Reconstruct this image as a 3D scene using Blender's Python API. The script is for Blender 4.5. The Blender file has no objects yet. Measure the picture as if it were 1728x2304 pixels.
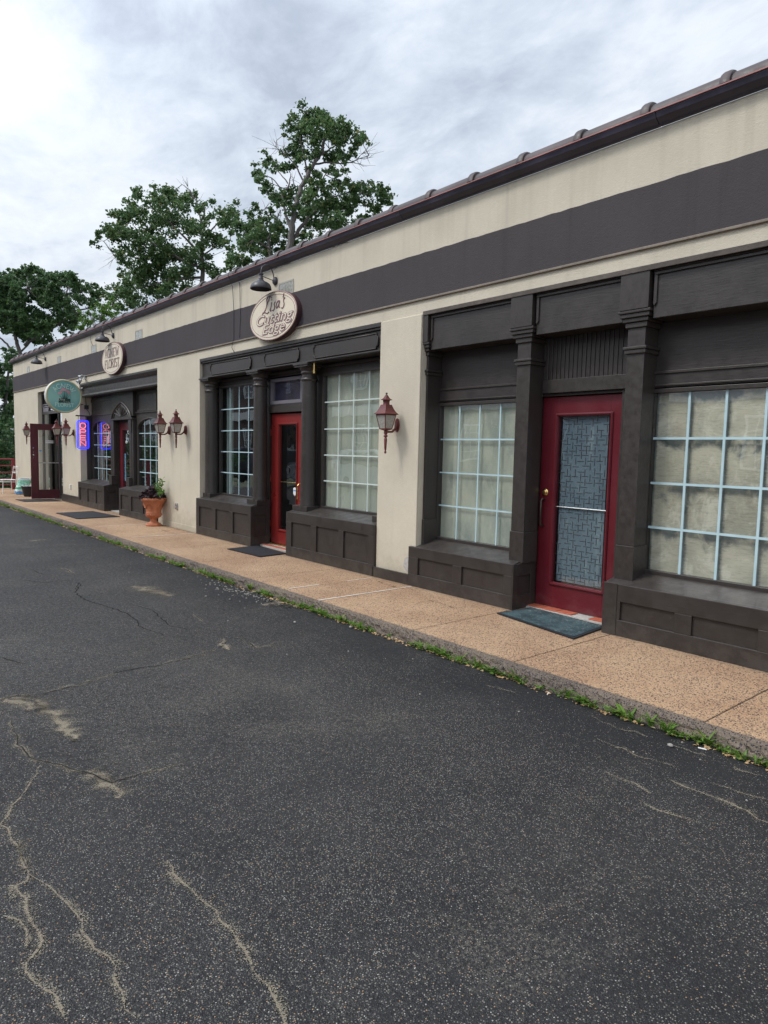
import bpy, bmesh, math, random
from mathutils import Vector, Matrix
random.seed(11)
S=bpy.context.scene; COL=S.collection; PI=math.pi
# ------------------------------------------------------------------ camera
cd=bpy.data.cameras.new('camera'); cam=bpy.data.objects.new('camera',cd); COL.objects.link(cam)
cd.sensor_fit='HORIZONTAL'; cd.sensor_width=36; cd.lens=36*1530/1728; cd.clip_start=.05; cd.clip_end=2000
RR,RD,RF=((0.643888, 0.764797, 0.022217),(0.081398, -0.0396, -0.995895),(-0.760778, 0.643053, -0.087751))
cam.matrix_world=Matrix(((RR[0],-RD[0],-RF[0],0),(RR[1],-RD[1],-RF[1],-5.30),(RR[2],-RD[2],-RF[2],1.53),(0,0,0,1)))
S.camera=cam
S.view_settings.view_transform='Standard'; S.view_settings.look='None'; S.view_settings.exposure=0.35; S.view_settings.gamma=1
# ------------------------------------------------------------------ world: cloudy daylight
SUN_EL=math.radians(52); SUN_AZ=math.radians(205)   # compass direction the light comes from (x=sin, y=cos)
W=bpy.data.worlds.new('World'); S.world=W; W.use_nodes=True
nt=W.node_tree; N=nt.nodes; L=nt.links; N.clear()
def nd(t,**k):
    n=N.new(t)
    for a,b in k.items():
        if a=='i':
            for q,v in b.items(): n.inputs[q].default_value=v
        else: setattr(n,a,b)
    return n
def mth(op,a,b=None,c=None):
    n=nd('ShaderNodeMath',operation=op)
    for k,v in enumerate((a,b,c)):
        if v is None: continue
        if isinstance(v,(int,float)): n.inputs[k].default_value=v
        else: L.new(v,n.inputs[k])
    return n.outputs[0]
def rampn(f,st):
    n=nd('ShaderNodeValToRGB'); e=n.color_ramp.elements
    while len(e)<len(st): e.new(.5)
    for k,(p,c) in enumerate(st):
        e[k].position=p; e[k].color=(*c,1) if len(c)==3 else c
    L.new(f,n.inputs[0]); return n.outputs[0]
sky=nd('ShaderNodeTexSky',sky_type='NISHITA',sun_disc=False,sun_elevation=SUN_EL,sun_rotation=SUN_AZ,air_density=1.3,dust_density=3.0)
tc=nd('ShaderNodeTexCoord'); sp=nd('ShaderNodeSeparateXYZ'); L.new(tc.outputs['Generated'],sp.inputs[0])
zz=mth('MAXIMUM',sp.outputs[2],0.0); den=mth('ADD',zz,.16)
cx=mth('DIVIDE',sp.outputs[0],den); cy=mth('DIVIDE',sp.outputs[1],den)
cb=nd('ShaderNodeCombineXYZ'); L.new(cx,cb.inputs[0]); L.new(cy,cb.inputs[1])
mp=nd('ShaderNodeMapping',i={'Rotation':(0,0,math.radians(25)),'Location':(.2,.9,0),'Scale':(.72,1.0,1)}); L.new(cb.outputs[0],mp.inputs[0])
n1=nd('ShaderNodeTexNoise',i={'Scale':1.25,'Detail':8,'Roughness':.56,'Distortion':.55}); L.new(mp.outputs[0],n1.inputs[0])
n2=nd('ShaderNodeTexNoise',i={'Scale':4.6,'Detail':7,'Roughness':.62,'Distortion':.3}); L.new(mp.outputs[0],n2.inputs[0])
cm=mth('ADD',mth('MULTIPLY',n1.outputs[0],.62),mth('MULTIPLY',n2.outputs[0],.38))
cc=rampn(cm,[(.38,(3.6,4.1,4.95)),(.44,(4.5,5.05,5.9)),(.49,(5.35,5.9,6.7)),(.54,(6.2,6.65,7.25)),(.60,(6.9,7.25,7.75))])
# thicker, brighter cloud overhead and towards the hidden sun
sd=(math.sin(SUN_AZ)*math.cos(SUN_EL),math.cos(SUN_AZ)*math.cos(SUN_EL),math.sin(SUN_EL))
dt=nd('ShaderNodeVectorMath',operation='DOT_PRODUCT'); L.new(tc.outputs['Generated'],dt.inputs[0]); dt.inputs[1].default_value=sd
gl=mth('POWER',mth('MAXIMUM',dt.outputs['Value'],0.0),3.0)
br=mth('ADD',mth('ADD',.99,mth('MULTIPLY',zz,.30)),mth('MULTIPLY',gl,1.6))
vm=nd('ShaderNodeVectorMath',operation='SCALE'); L.new(cc,vm.inputs[0]); L.new(br,vm.inputs[3])
mx=nd('ShaderNodeMix',data_type='RGBA'); mx.inputs[0].default_value=.94; L.new(sky.outputs[0],mx.inputs[6]); L.new(vm.outputs[0],mx.inputs[7])
bg=nd('ShaderNodeBackground',i={'Strength':.1}); L.new(mx.outputs[2],bg.inputs[0])
wo=nd('ShaderNodeOutputWorld'); L.new(bg.outputs[0],wo.inputs[0])
sl=bpy.data.lights.new('sun','SUN'); sl.energy=1.5; sl.angle=math.radians(14); sl.color=(1,.96,.9)
so=bpy.data.objects.new('sun',sl); COL.objects.link(so)
so.rotation_euler=Vector(sd).to_track_quat('Z','Y').to_euler()
# ------------------------------------------------------------------ helpers
class MB:
    def __init__(s): s.v=[];s.f=[];s.uv=None
    def quad(s,*p):
        b=len(s.v); s.v+=[tuple(q) for q in p]; s.f.append(tuple(range(b,b+len(p)))); return s
    def box(s,x0,x1,y0,y1,z0,z1):
        b=len(s.v)
        s.v+=[(x0,y0,z0),(x1,y0,z0),(x1,y1,z0),(x0,y1,z0),(x0,y0,z1),(x1,y0,z1),(x1,y1,z1),(x0,y1,z1)]
        s.f+=[tuple(b+i for i in q) for q in ((0,3,2,1),(4,5,6,7),(0,1,5,4),(1,2,6,5),(2,3,7,6),(3,0,4,7))]; return s
    def hexa(s,P):     # 8 points, same order as box
        b=len(s.v); s.v+=[tuple(q) for q in P]
        s.f+=[tuple(b+i for i in q) for q in ((0,3,2,1),(4,5,6,7),(0,1,5,4),(1,2,6,5),(2,3,7,6),(3,0,4,7))]; return s
    def prism(s,pts,y0,y1,ax='y'):   # outline in (x,z), extruded along y
        n=len(pts); b=len(s.v)
        def P(a,c,d): return (a,d,c) if ax=='y' else ((d,a,c) if ax=='x' else (a,c,d))
        s.v+=[P(a,c,y0) for a,c in pts]+[P(a,c,y1) for a,c in pts]
        s.f.append(tuple(b+i for i in range(n))); s.f.append(tuple(b+n+i for i in reversed(range(n))))
        for i in range(n):
            j=(i+1)%n; s.f.append((b+i,b+n+i,b+n+j,b+j))
        return s
    def lathe(s,prof,cx=0,cy=0,n=24,ph=0,cap=True,ex=1,ey=1):
        b=len(s.v); m=len(prof)
        for r,z in prof:
            for k in range(n):
                t=2*PI*k/n+ph; s.v.append((cx+r*ex*math.cos(t),cy+r*ey*math.sin(t),z))
        for i in range(m-1):
            for k in range(n):
                j=(k+1)%n; s.f.append((b+i*n+k,b+i*n+j,b+(i+1)*n+j,b+(i+1)*n+k))
        if cap:
            s.f.append(tuple(b+k for k in reversed(range(n)))); s.f.append(tuple(b+(m-1)*n+k for k in range(n)))
        return s
    def tube(s,pts,r0,r1=None,n=8,cap=True):
        if r1 is None: r1=r0
        pts=[Vector(q) for q in pts]; m=len(pts); b=len(s.v)
        for i,q in enumerate(pts):
            a=pts[max(0,i-1)]; c=pts[min(m-1,i+1)]; d=(c-a)
            if d.length<1e-9: d=Vector((0,0,1))
            d.normalize()
            if i==0:
                u=d.cross(Vector((0,0,1)))
                if u.length<.05: u=d.cross(Vector((1,0,0)))
            else: u=u-d*u.dot(d)      # carry the ring along the path without twisting
            if u.length<1e-4: u=d.orthogonal()
            u.normalize(); w=d.cross(u)
            r=r0+(r1-r0)*i/max(1,m-1)
            for k in range(n):
                t=2*PI*k/n; s.v.append(tuple(q+(u*math.cos(t)+w*math.sin(t))*r))
        for i in range(m-1):
            for k in range(n):
                j=(k+1)%n; s.f.append((b+i*n+k,b+i*n+j,b+(i+1)*n+j,b+(i+1)*n+k))
        if cap: s.f.append(tuple(b+k for k in reversed(range(n)))); s.f.append(tuple(b+(m-1)*n+k for k in range(n)))
        return s
    def ribbon(s,pts,w0,w1=None):   # flat stroke in local (x,z), y=0, facing -y, mitred joints
        if w1 is None: w1=w0
        m=len(pts); b=len(s.v)
        for i,(x,z) in enumerate(pts):
            ax,az=pts[max(0,i-1)]; cx_,cz=pts[min(m-1,i+1)]; dx,dz=cx_-ax,cz-az; l=math.hypot(dx,dz) or 1
            w=(w0+(w1-w0)*i/max(1,m-1))/2
            s.v+=[(x-dz/l*w,0,z+dx/l*w),(x+dz/l*w,0,z-dx/l*w)]
        for i in range(m-1): s.f.append((b+2*i,b+2*i+1,b+2*i+3,b+2*i+2))
        return s
    def xf(s,M,start=0):
        for i in range(start,len(s.v)): s.v[i]=tuple(M@Vector(s.v[i]))
        return s
    def build(s,name,m,parent=None,bev=0,smooth=False,seg=2,sharp=35):
        me=bpy.data.meshes.new(name); me.from_pydata(s.v,[],s.f); me.validate()
        bm=bmesh.new(); bm.from_mesh(me); bmesh.ops.recalc_face_normals(bm,faces=bm.faces)
        if smooth:
            for f in bm.faces: f.smooth=True
            for e in bm.edges:
                if len(e.link_faces)==2 and e.calc_face_angle(0)>math.radians(sharp): e.smooth=False
        bm.to_mesh(me); bm.free()
        if m: me.materials.append(m)
        o=bpy.data.objects.new(name,me); COL.objects.link(o)
        if parent: o.parent=parent
        if bev:
            md=o.modifiers.new('b','BEVEL'); md.width=bev; md.segments=seg; md.limit_method='ANGLE'; md.angle_limit=math.radians(50); md.harden_normals=False
        return o
def tag(o,label=None,cat=None,group=None,kind=None):
    if label: o['label']=label
    if cat: o['category']=cat
    if group: o['group']=group
    if kind: o['kind']=kind
    return o
def thing(name,label,cat,loc=(0,0,0),rz=0,group=None):
    o=bpy.data.objects.new(name,None); COL.objects.link(o); o.location=loc; o.rotation_euler=(0,0,rz); o.empty_display_size=.1
    return tag(o,label,cat,group)
def copy_tree(o,parent=None):
    c=o.copy(); COL.objects.link(c); c.parent=parent
    for ch in list(o.children): copy_tree(ch,c)
    return c
# ------------------------------------------------------------------ materials
def newmat(name):
    global N,L,nt
    m=bpy.data.materials.new(name); m.use_nodes=True; nt=m.node_tree; N=nt.nodes; L=nt.links; N.clear()
    out=nd('ShaderNodeOutputMaterial'); bs=nd('ShaderNodeBsdfPrincipled'); L.new(bs.outputs[0],out.inputs[0]); return m,bs,out
def noise(sc,det=4,rough=.55,vec=None,dist=0):
    n=nd('ShaderNodeTexNoise',i={'Scale':sc,'Detail':det,'Roughness':rough,'Distortion':dist})
    if vec is None: vec=nd('ShaderNodeTexCoord').outputs['Object']
    L.new(vec,n.inputs['Vector']); return n.outputs[0]
def mixc(f,a,b,mode='MIX'):
    n=nd('ShaderNodeMix',data_type='RGBA',blend_type=mode)
    for k,v in ((0,f),(6,a),(7,b)):
        if isinstance(v,(int,float)): n.inputs[k].default_value=v
        elif isinstance(v,tuple): n.inputs[k].default_value=(*v,1)
        else: L.new(v,n.inputs[k])
    return n.outputs[2]
def ss(f,a,b,lo=0.,hi=1.):
    n=nd('ShaderNodeMapRange',interpolation_type='SMOOTHSTEP'); L.new(f,n.inputs[0])
    for k,v in ((1,a),(2,b),(3,lo),(4,hi)): n.inputs[k].default_value=v
    return n.outputs[0]
def bump(bs,h,st,dist=.01):
    n=nd('ShaderNodeBump',i={'Strength':st,'Distance':dist}); L.new(h,n.inputs['Height']); L.new(n.outputs[0],bs.inputs['Normal'])
def pos(): return nd('ShaderNodeNewGeometry').outputs['Position']
def scaled(v,s):
    n=nd('ShaderNodeMapping',i={'Scale':s}); L.new(v,n.inputs[0]); return n.outputs[0]
def paint(name,c,rough=.5,var=.12,bs_=.12,sc=14,c2=None,grain=None,spec=.5,metal=0,scuff=None,dirt=None):
    m,b,_=newmat(name); P=pos()
    f=noise(sc,5,.6,P); g=noise(2.1,3,.5,P)
    f2=mth('ADD',mth('MULTIPLY',f,.5),mth('MULTIPLY',g,.5))
    lo=tuple(x*(1-var) for x in c); hi=tuple(x*(1+var) for x in (c2 or c))
    col=mixc(ss(f2,.35,.65),lo,hi)
    if scuff: col=mixc(ss(noise(45,5,.7,P),.70,.76),col,scuff)
    if dirt:
        g_=nd('ShaderNodeNewGeometry'); s_=nd('ShaderNodeSeparateXYZ'); L.new(P,s_.inputs[0]); u_=nd('ShaderNodeSeparateXYZ'); L.new(g_.outputs['True Normal'],u_.inputs[0])
        k=mth('ADD',mth('MULTIPLY',noise(6,6,.75,P),1.0),mth('MULTIPLY',mth('ADD',ss(s_.outputs[2],.30,.0),mth('MULTIPLY',ss(u_.outputs[2],.8,.97),.8)),.22))
        col=mixc(ss(k,.60,.80,0,.55),col,dirt); col=mixc(ss(noise(130,3,.7,P),.735,.76,0,.7),col,tuple(min(1,q*1.8) for q in dirt))
    L.new(col,b.inputs['Base Color'])
    L.new(ss(f,.3,.7,rough-.08,rough+.1),b.inputs['Roughness'])
    b.inputs['Specular IOR Level'].default_value=spec; b.inputs['Metallic'].default_value=metal
    h=noise(60,4,.6,scaled(P,grain) if grain else P); bump(b,h,bs_,.004)
    return m
# --- material library
def mk_stucco(name,c,streak=.10):
    m,b,_=newmat(name); P=pos()
    g=noise(1.3,4,.6,P); st=noise(1.0,4,.6,scaled(P,(7,7,.35))); f=noise(30,5,.6,P)
    col=mixc(ss(g,.3,.7),tuple(x*.93 for x in c),tuple(x*1.05 for x in c))
    col=mixc(ss(st,.52,.75,0,.55),col,tuple(x*(1-streak*2.2) for x in c))
    col=mixc(ss(f,.35,.65,0,.25),col,tuple(x*.86 for x in c))
    s_=nd('ShaderNodeSeparateXYZ'); L.new(P,s_.inputs[0])
    # rain streaks that start under the gutter, and splash dirt along the foot of the wall
    run=mth('MULTIPLY',ss(noise(1.0,3,.6,scaled(P,(5,5,.12))),.50,.66),ss(mth('ADD',s_.outputs[2],mth('MULTIPLY',noise(3,3,.6,P),.9)),3.7,4.6))
    col=mixc(mth('MULTIPLY',run,.17),col,tuple(x*q for x,q in zip(c,(.55,.54,.52))))
    foot=ss(mth('ADD',s_.outputs[2],mth('MULTIPLY',mth('SUBTRACT',noise(5,5,.7,P),.5),.9)),.42,.0,0,.55)
    col=mixc(foot,col,tuple(x*q for x,q in zip(c,(.56,.55,.50))))
    col=mixc(ss(noise(1.9,6,.7,P,dist=1.2),.66,.80,0,.35),col,tuple(x*.72 for x in c))
    L.new(col,b.inputs['Base Color']); b.inputs['Roughness'].default_value=.85; b.inputs['Specular IOR Level'].default_value=.25
    h=mth('ADD',noise(150,4,.7,P),mth('MULTIPLY',noise(60,3,.6,P),.7)); bump(b,h,.45,.009)
    return m
M_CREAM=mk_stucco('cream_stucco',(.60,.54,.43))
M_BAND=mk_stucco('dark_stucco',(.068,.059,.063),.12)
M_TRIM=paint('dark_trim_paint',(.037,.030,.0265),.40,.12,.28,22,grain=(1.0,1,.22),scuff=(.058,.050,.046),dirt=(.070,.060,.051))
M_TRIM2=paint('dark_wood_paint',(.034,.028,.025),.42,.14,.35,10,grain=(.12,1,1.2),dirt=(.068,.058,.050))
M_GUTTER=paint('dark_gutter_metal',(.040,.036,.055),.38,.3,.1,5)
M_FLASH=paint('red_flashing',(.36,.15,.14),.5,.2,.1,5)
M_TILE=paint('brown_glazed_tile',(.055,.038,.038),.5,.4,.35,16,scuff=(.12,.10,.09))
M_RED=paint('red_door_paint',(.20,.018,.016),.34,.04,.04,3,dirt=(.20,.05,.045))
M_CRIM=paint('crimson_door_paint',(.115,.010,.017),.36,.04,.04,3,dirt=(.14,.035,.04))
M_MAROON=paint('maroon_door_paint',(.085,.012,.020),.36,.12,.06,9)
M_RAIL=paint('red_railing_paint',(.24,.025,.035),.38,.15,.06,9)
M_LANT=paint('lantern_red_metal',(.095,.013,.015),.42,.4,.3,40,c2=(.115,.024,.022),scuff=(.16,.07,.07))
M_BLACKM=paint('black_metal',(.045,.042,.050),.42,.2,.15,20)
M_BRASS=paint('brass',(.72,.50,.20),.28,.1,.03,20,metal=1)
M_BRONZE=paint('dark_bronze',(.07,.05,.045),.35,.2,.05,20,metal=.6)
M_STEEL=paint('steel',(.6,.6,.6),.3,.1,.03,20,metal=1)
M_CHROME=paint('bright_fixture',(.55,.56,.58),.22,.2,.05,20,metal=.7)
M_MUNT=paint('pale_blue_muntin',(.44,.59,.63),.4,.06,.03,9)
M_MUNTW=paint('white_muntin',(.56,.64,.61),.4,.05,.03,9)
M_GREYF=paint('grey_window_frame',(.17,.155,.175),.4,.08,.05,9)
M_WHITE=paint('white_paint',(.76,.77,.76),.4,.06,.05,9)
M_CHAIR=paint('white_wire_paint',(.74,.72,.70),.4,.06,.05,9)
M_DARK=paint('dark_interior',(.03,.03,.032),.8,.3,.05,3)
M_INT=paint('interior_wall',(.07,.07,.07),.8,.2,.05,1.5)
M_TERRA=paint('terracotta',(.42,.135,.060),.7,.16,.35,14,c2=(.46,.17,.085))
M_BLKPOT=paint('black_plastic',(.016,.017,.022),.45,.15,.05,10)
M_SOIL=paint('potting_soil',(.05,.035,.025),.95,.3,.8,40)
M_BRICKT=paint('red_tile',(.42,.11,.06),.55,.18,.2,25)
M_MORTAR=paint('old_mortar',(.42,.40,.37),.9,.2,.5,40)
M_CONC=paint('pale_concrete',(.34,.33,.31),.9,.2,.6,30)
M_CAULK=paint('white_joint_filler',(.62,.58,.54),.7,.12,.3,40)
M_SIGNC=paint('cream_sign_face',(.70,.61,.475),.45,.04,.05,4)
M_SIGNB=paint('brown_sign_edge',(.055,.025,.03),.4,.12,.05,10)
M_SIGNP=paint('pink_brown_sign_rim',(.33,.21,.19),.4,.1,.05,10)
M_LETTER=paint('brown_lettering',(.16,.075,.085),.5,.08,.02,10)
M_LETTER2=paint('mauve_lettering',(.26,.16,.17),.5,.08,.02,10)
M_GOLD=paint('pale_gold_rim',(.60,.55,.34),.35,.08,.05,6)
M_OFFW=paint('offwhite_sign_case',(.60,.59,.57),.4,.08,.05,6)
M_LTGREEN=paint('pale_mint_lettering',(.68,.82,.72),.4,.03,.0,6)
M_DKGREEN=paint('dark_green_panel',(.025,.07,.055),.4,.08,.0,6)
M_PINK=paint('pink_petals',(.75,.36,.40),.5,.25,.0,40)
M_PALE=paint('pale_sign_stems',(.58,.66,.58),.5,.1,.0,6)
M_BARK=paint('grey_bark',(.13,.115,.11),.9,.3,.8,25,grain=(1,1,.25))
M_BAGW=paint('white_plastic_sack',(.62,.70,.68),.4,.08,.3,30)
M_BAGG=paint('green_plastic_print',(.06,.38,.19),.4,.25,.3,30)
M_BAGB=paint('blue_plastic_print',(.10,.30,.60),.4,.2,.3,30)
def mk_mat():
    m,b,_=newmat('worn_teal_mat'); P=pos()
    col=mixc(ss(noise(5,5,.7,P),.35,.65),(.016,.035,.042),(.045,.085,.095)); col=mixc(ss(noise(75,4,.7,scaled(P,(.4,1,1))),.58,.68),col,(.20,.235,.23)); col=mixc(mth('MULTIPLY',ss(noise(4,4,.7,P),.5,.66),ss(noise(60,4,.75,P),.52,.6)),col,(.27,.30,.29))
    L.new(col,b.inputs['Base Color']); b.inputs['Roughness'].default_value=.9; bump(b,noise(140,3,.7,scaled(P,(.5,1,1))),.9,.006); return m
M_MATT=mk_mat()
M_MATB=paint('black_rubber_mat',(.012,.013,.017),.7,.3,.9,70)
M_CIG=paint('cigarette_paper',(.75,.72,.68),.8,.05,.1,30)
M_PEBBLE=paint('pale_pebble',(.30,.28,.25),.8,.2,.4,60)
M_TIRE=paint('tyre_rubber',(.02,.02,.02),.8,.2,.2,30)
def carpaint(n,c): return paint(n,c,.22,.04,.0,3)
# glass
def mk_glass(name,tint=(.95,.98,.97),base=.10,wav=.02,k=2.1):
    m,b,out=newmat(name); N.remove(b)
    tr=nd('ShaderNodeBsdfTransparent'); tr.inputs[0].default_value=(*tint,1)
    g=nd('ShaderNodeBsdfGlossy'); g.inputs['Roughness'].default_value=.012; g.inputs['Color'].default_value=(.93,.96,1,1)
    bn=nd('ShaderNodeBump',i={'Strength':wav,'Distance':.02}); L.new(noise(3.2,1,.4,pos()),bn.inputs['Height']); L.new(bn.outputs[0],g.inputs['Normal'])
    lw=nd('ShaderNodeLayerWeight',i={'Blend':.5})
    fr=mth('ADD',.04,mth('MULTIPLY',mth('POWER',lw.outputs['Facing'],5),.96))
    f=mth('MINIMUM',mth('ADD',mth('MULTIPLY',fr,k),base*.3),.95)
    mx=nd('ShaderNodeMixShader'); L.new(f,mx.inputs[0]); L.new(tr.outputs[0],mx.inputs[1]); L.new(g.outputs[0],mx.inputs[2]); L.new(mx.outputs[0],out.inputs[0])
    return m
M_GLASS=mk_glass('window_glass',wav=.06,k=2.6,base=.25)
M_GLASSD=mk_glass('door_glass',wav=.22)
M_GLASSF=mk_glass('florist_glass',wav=.05,k=2.3,base=.1)
M_GLASSL=mk_glass('lantern_glass',(.8,.78,.7),k=.9)
def mk_film(name,c1,c2,c3):
    m,b,_=newmat(name); P=pos()
    a=noise(2.2,5,.65,scaled(P,(1.3,1,.7))); w=noise(8,5,.65,scaled(P,(1,1,.35)),dist=.8); d=noise(70,3,.6,P)
    col=mixc(ss(a,.32,.68),c1,c2); col=mixc(ss(w,.56,.72,0,.55),col,c3); col=mixc(ss(d,.6,.75,0,.3),col,c3)
    L.new(col,b.inputs['Base Color']); b.inputs['Roughness'].default_value=.6; return m
M_FILM=mk_film('frosted_film',(.30,.33,.29),(.52,.52,.42),(.66,.65,.56))
M_FILMB=mk_film('sage_window_film',(.36,.385,.32),(.47,.475,.385),(.68,.70,.62))
M_DOORFILM=mk_film('blue_grey_film',(.09,.13,.165),(.13,.18,.215),(.26,.32,.34))
def mk_fog():
    m,b,_=newmat('fogged_glazing'); P=pos(); s=nd('ShaderNodeSeparateXYZ'); L.new(P,s.inputs[0])
    # condensation fills each grille cell from the bottom, leaving a clearer rim at its top and edges
    cz=mth('FRACT',mth('DIVIDE',mth('SUBTRACT',s.outputs[2],.55),.3825)); cx_=mth('FRACT',mth('DIVIDE',mth('ADD',s.outputs[0],3.03),.30))
    n_=noise(7,5,.65,P,dist=.4); n2_=noise(52,6,.75,scaled(P,(.35,1,1.7)))
    top=mth('ADD',cz,mth('ADD',mth('MULTIPLY',mth('SUBTRACT',n_,.5),1.1),mth('MULTIPLY',mth('SUBTRACT',noise(2.2,3,.6,P),.5),1.6)))
    ed=mth('MINIMUM',cx_,mth('SUBTRACT',1,cx_))
    fog=mth('MULTIPLY',ss(top,.72,1.02,1,0),ss(mth('ADD',ed,mth('MULTIPLY',mth('SUBTRACT',n2_,.5),.12)),.02,.09))
    fog=mth('MULTIPLY',fog,ss(n2_,.34,.50,.68,1))
    col=mixc(ss(noise(1.6,3,.6,P),.35,.65),(.40,.37,.29),(.60,.55,.43)); col=mixc(ss(noise(2.3,2,.5,P),.55,.72,0,.5),col,(.36,.28,.23))
    col=mixc(ss(noise(4.5,5,.65,P,dist=.8),.48,.66,0,.75),col,(.76,.71,.59)); col=mixc(ss(n2_,.5,.7,0,.3),col,(.70,.66,.55)); col=mixc(ss(noise(2.8,4,.6,P,dist=.6),.60,.72,0,.5),col,(.30,.29,.24))
    drk=mixc(ss(n_,.4,.6),(.08,.095,.09),(.16,.18,.165))
    L.new(mixc(fog,drk,col),b.inputs['Base Color']); b.inputs['Roughness'].default_value=.55; return m
M_FOG=mk_fog()
def mk_block():
    m,b,_=newmat('glass_block'); v=nd('ShaderNodeTexVoronoi',i={'Scale':28}); L.new(pos(),v.inputs[0])
    L.new(mixc(v.outputs['Distance'],(.20,.20,.18),(.42,.42,.37)),b.inputs['Base Color']); b.inputs['Roughness'].default_value=.2; return m
M_BLOCK=mk_block()
def mk_asphalt():
    m,b,_=newmat('asphalt'); P=pos()
    v=nd('ShaderNodeTexVoronoi',i={'Scale':135,'Randomness':1}); L.new(P,v.inputs[0])
    v2=nd('ShaderNodeTexVoronoi',i={'Scale':260}); L.new(P,v2.inputs[0])
    r=nd('ShaderNodeSeparateColor'); L.new(v.outputs['Color'],r.inputs[0]); r2=nd('ShaderNodeSeparateColor'); L.new(v2.outputs['Color'],r2.inputs[0])
    den=mth('ADD',mth('MULTIPLY',noise(.6,5,.6,P,dist=.5),1.0),mth('MULTIPLY',noise(4.5,4,.65,P),.5))   # 0.3..0.95
    sy=nd('ShaderNodeSeparateXYZ'); L.new(P,sy.inputs[0])
    seal=ss(mth('ADD',sy.outputs[1],mth('MULTIPLY',noise(1.2,3,.6,P),.5)),-2.3,-1.25,0,.30)      # freshly sealed strip along the kerb
    th=mth('ADD',mth('SUBTRACT',1.22,mth('MULTIPLY',den,.85)),seal)
    st=mth('MULTIPLY',ss(mth('SUBTRACT',r.outputs[0],th),-.03,.03),ss(v.outputs['Distance'],.30,.46,1,0))
    st2=mth('MULTIPLY',ss(mth('SUBTRACT',r2.outputs[0],mth('ADD',th,.10)),-.02,.02),ss(v2.outputs['Distance'],.3,.5,1,0))
    base=mixc(ss(noise(.9,5,.6,P),.35,.65),(.0165,.016,.0165),(.027,.026,.0262)); base=mixc(seal,base,(.011,.011,.014)); base=mixc(ss(noise(55,3,.6,P),.35,.65,0,.6),base,(.011,.011,.014))
    stc=mixc(r.outputs[1],(.085,.083,.082),(.26,.24,.21)); stc=mixc(ss(r.outputs[2],.93,.95),stc,(.36,.23,.14)); stc=mixc(ss(r.outputs[2],.05,.03),stc,(.46,.45,.42))
    col=mixc(mth('MULTIPLY',st2,.65),base,(.13,.127,.12)); col=mixc(st,col,stc)
    dust=mth('MULTIPLY',ss(noise(.8,6,.62,P,dist=.6),.54,.70),ss(noise(75,4,.75,P),.50,.60))
    col=mixc(mth('MULTIPLY',dust,.40),col,(.20,.18,.145))
    col=mixc(ss(noise(.35,4,.6,P,dist=.8),.56,.70,0,.45),col,(.012,.012,.014))
    L.new(col,b.inputs['Base Color']); L.new(ss(noise(30,3,.6,P),.3,.7,.62,.88),b.inputs['Roughness']); b.inputs['Specular IOR Level'].default_value=.35
    h=mth('ADD',ss(v.outputs['Distance'],.1,.6,1,0),mth('MULTIPLY',noise(160,2,.6,P),.5)); bump(b,h,.7,.006)
    return m
M_ASPH=mk_asphalt()
def mk_aggr(name,c1,c2,dk,th,edge=False):
    m,b,_=newmat(name); P=pos(); Q=scaled(P,(1,.75,1))
    v=nd('ShaderNodeTexVoronoi',i={'Scale':88}); L.new(Q,v.inputs[0]); r=nd('ShaderNodeSeparateColor'); L.new(v.outputs['Color'],r.inputs[0])
    v2=nd('ShaderNodeTexVoronoi',i={'Scale':150}); L.new(Q,v2.inputs[0]); r2=nd('ShaderNodeSeparateColor'); L.new(v2.outputs['Color'],r2.inputs[0])
    w=mth('MULTIPLY',mth('SUBTRACT',noise(1.1,4,.6,P),.5),.35)
    col=mixc(ss(noise(.9,5,.65,P),.35,.65),c1,c2)
    col=mixc(mth('MULTIPLY',ss(r2.outputs[0],.45,.5),ss(v2.outputs['Distance'],.3,.5,.8,0)),col,tuple(min(1,x*1.45) for x in c2))
    ch=mth('MULTIPLY',ss(mth('ADD',r.outputs[0],w),th,th+.04),ss(v.outputs['Distance'],.34,.5,1,0))
    col=mixc(ch,col,mixc(r.outputs[1],dk,tuple(x*2.6 for x in dk)))
    col=mixc(ss(noise(2.2,6,.7,P,dist=.5),.62,.80,0,.45),col,tuple(x*.55 for x in c1))
    if not edge:   # old grime collects along the outer edge and against the wall
        s=nd('ShaderNodeSeparateXYZ'); L.new(P,s.inputs[0]); yy=mth('ADD',s.outputs[1],mth('MULTIPLY',mth('SUBTRACT',noise(14,4,.7,P),.5),.16))
        col=mixc(ss(yy,-1.335,-1.385,0,.75),col,(.10,.085,.075)); col=mixc(ss(yy,-.16,-.05,0,.45),col,(.17,.13,.09))
    L.new(col,b.inputs['Base Color']); b.inputs['Roughness'].default_value=.8; b.inputs['Specular IOR Level'].default_value=.3
    bump(b,ss(v.outputs['Distance'],.1,.6,1,0),.55,.006); return m
M_WALK=mk_aggr('exposed_aggregate',(.325,.198,.118),(.425,.285,.175),(.04,.032,.030),.46)
M_KERB=mk_aggr('kerb_face',(.105,.085,.07),(.165,.13,.10),(.022,.020,.022),.36,True)
def mk_ground():
    m,b,_=newmat('ground_cover'); P=pos()
    L.new(mixc(ss(noise(.5,5,.6,P),.4,.6),(.05,.07,.03),(.11,.10,.06)),b.inputs['Base Color']); b.inputs['Roughness'].default_value=.95; return m
M_GROUND=mk_ground()
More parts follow.
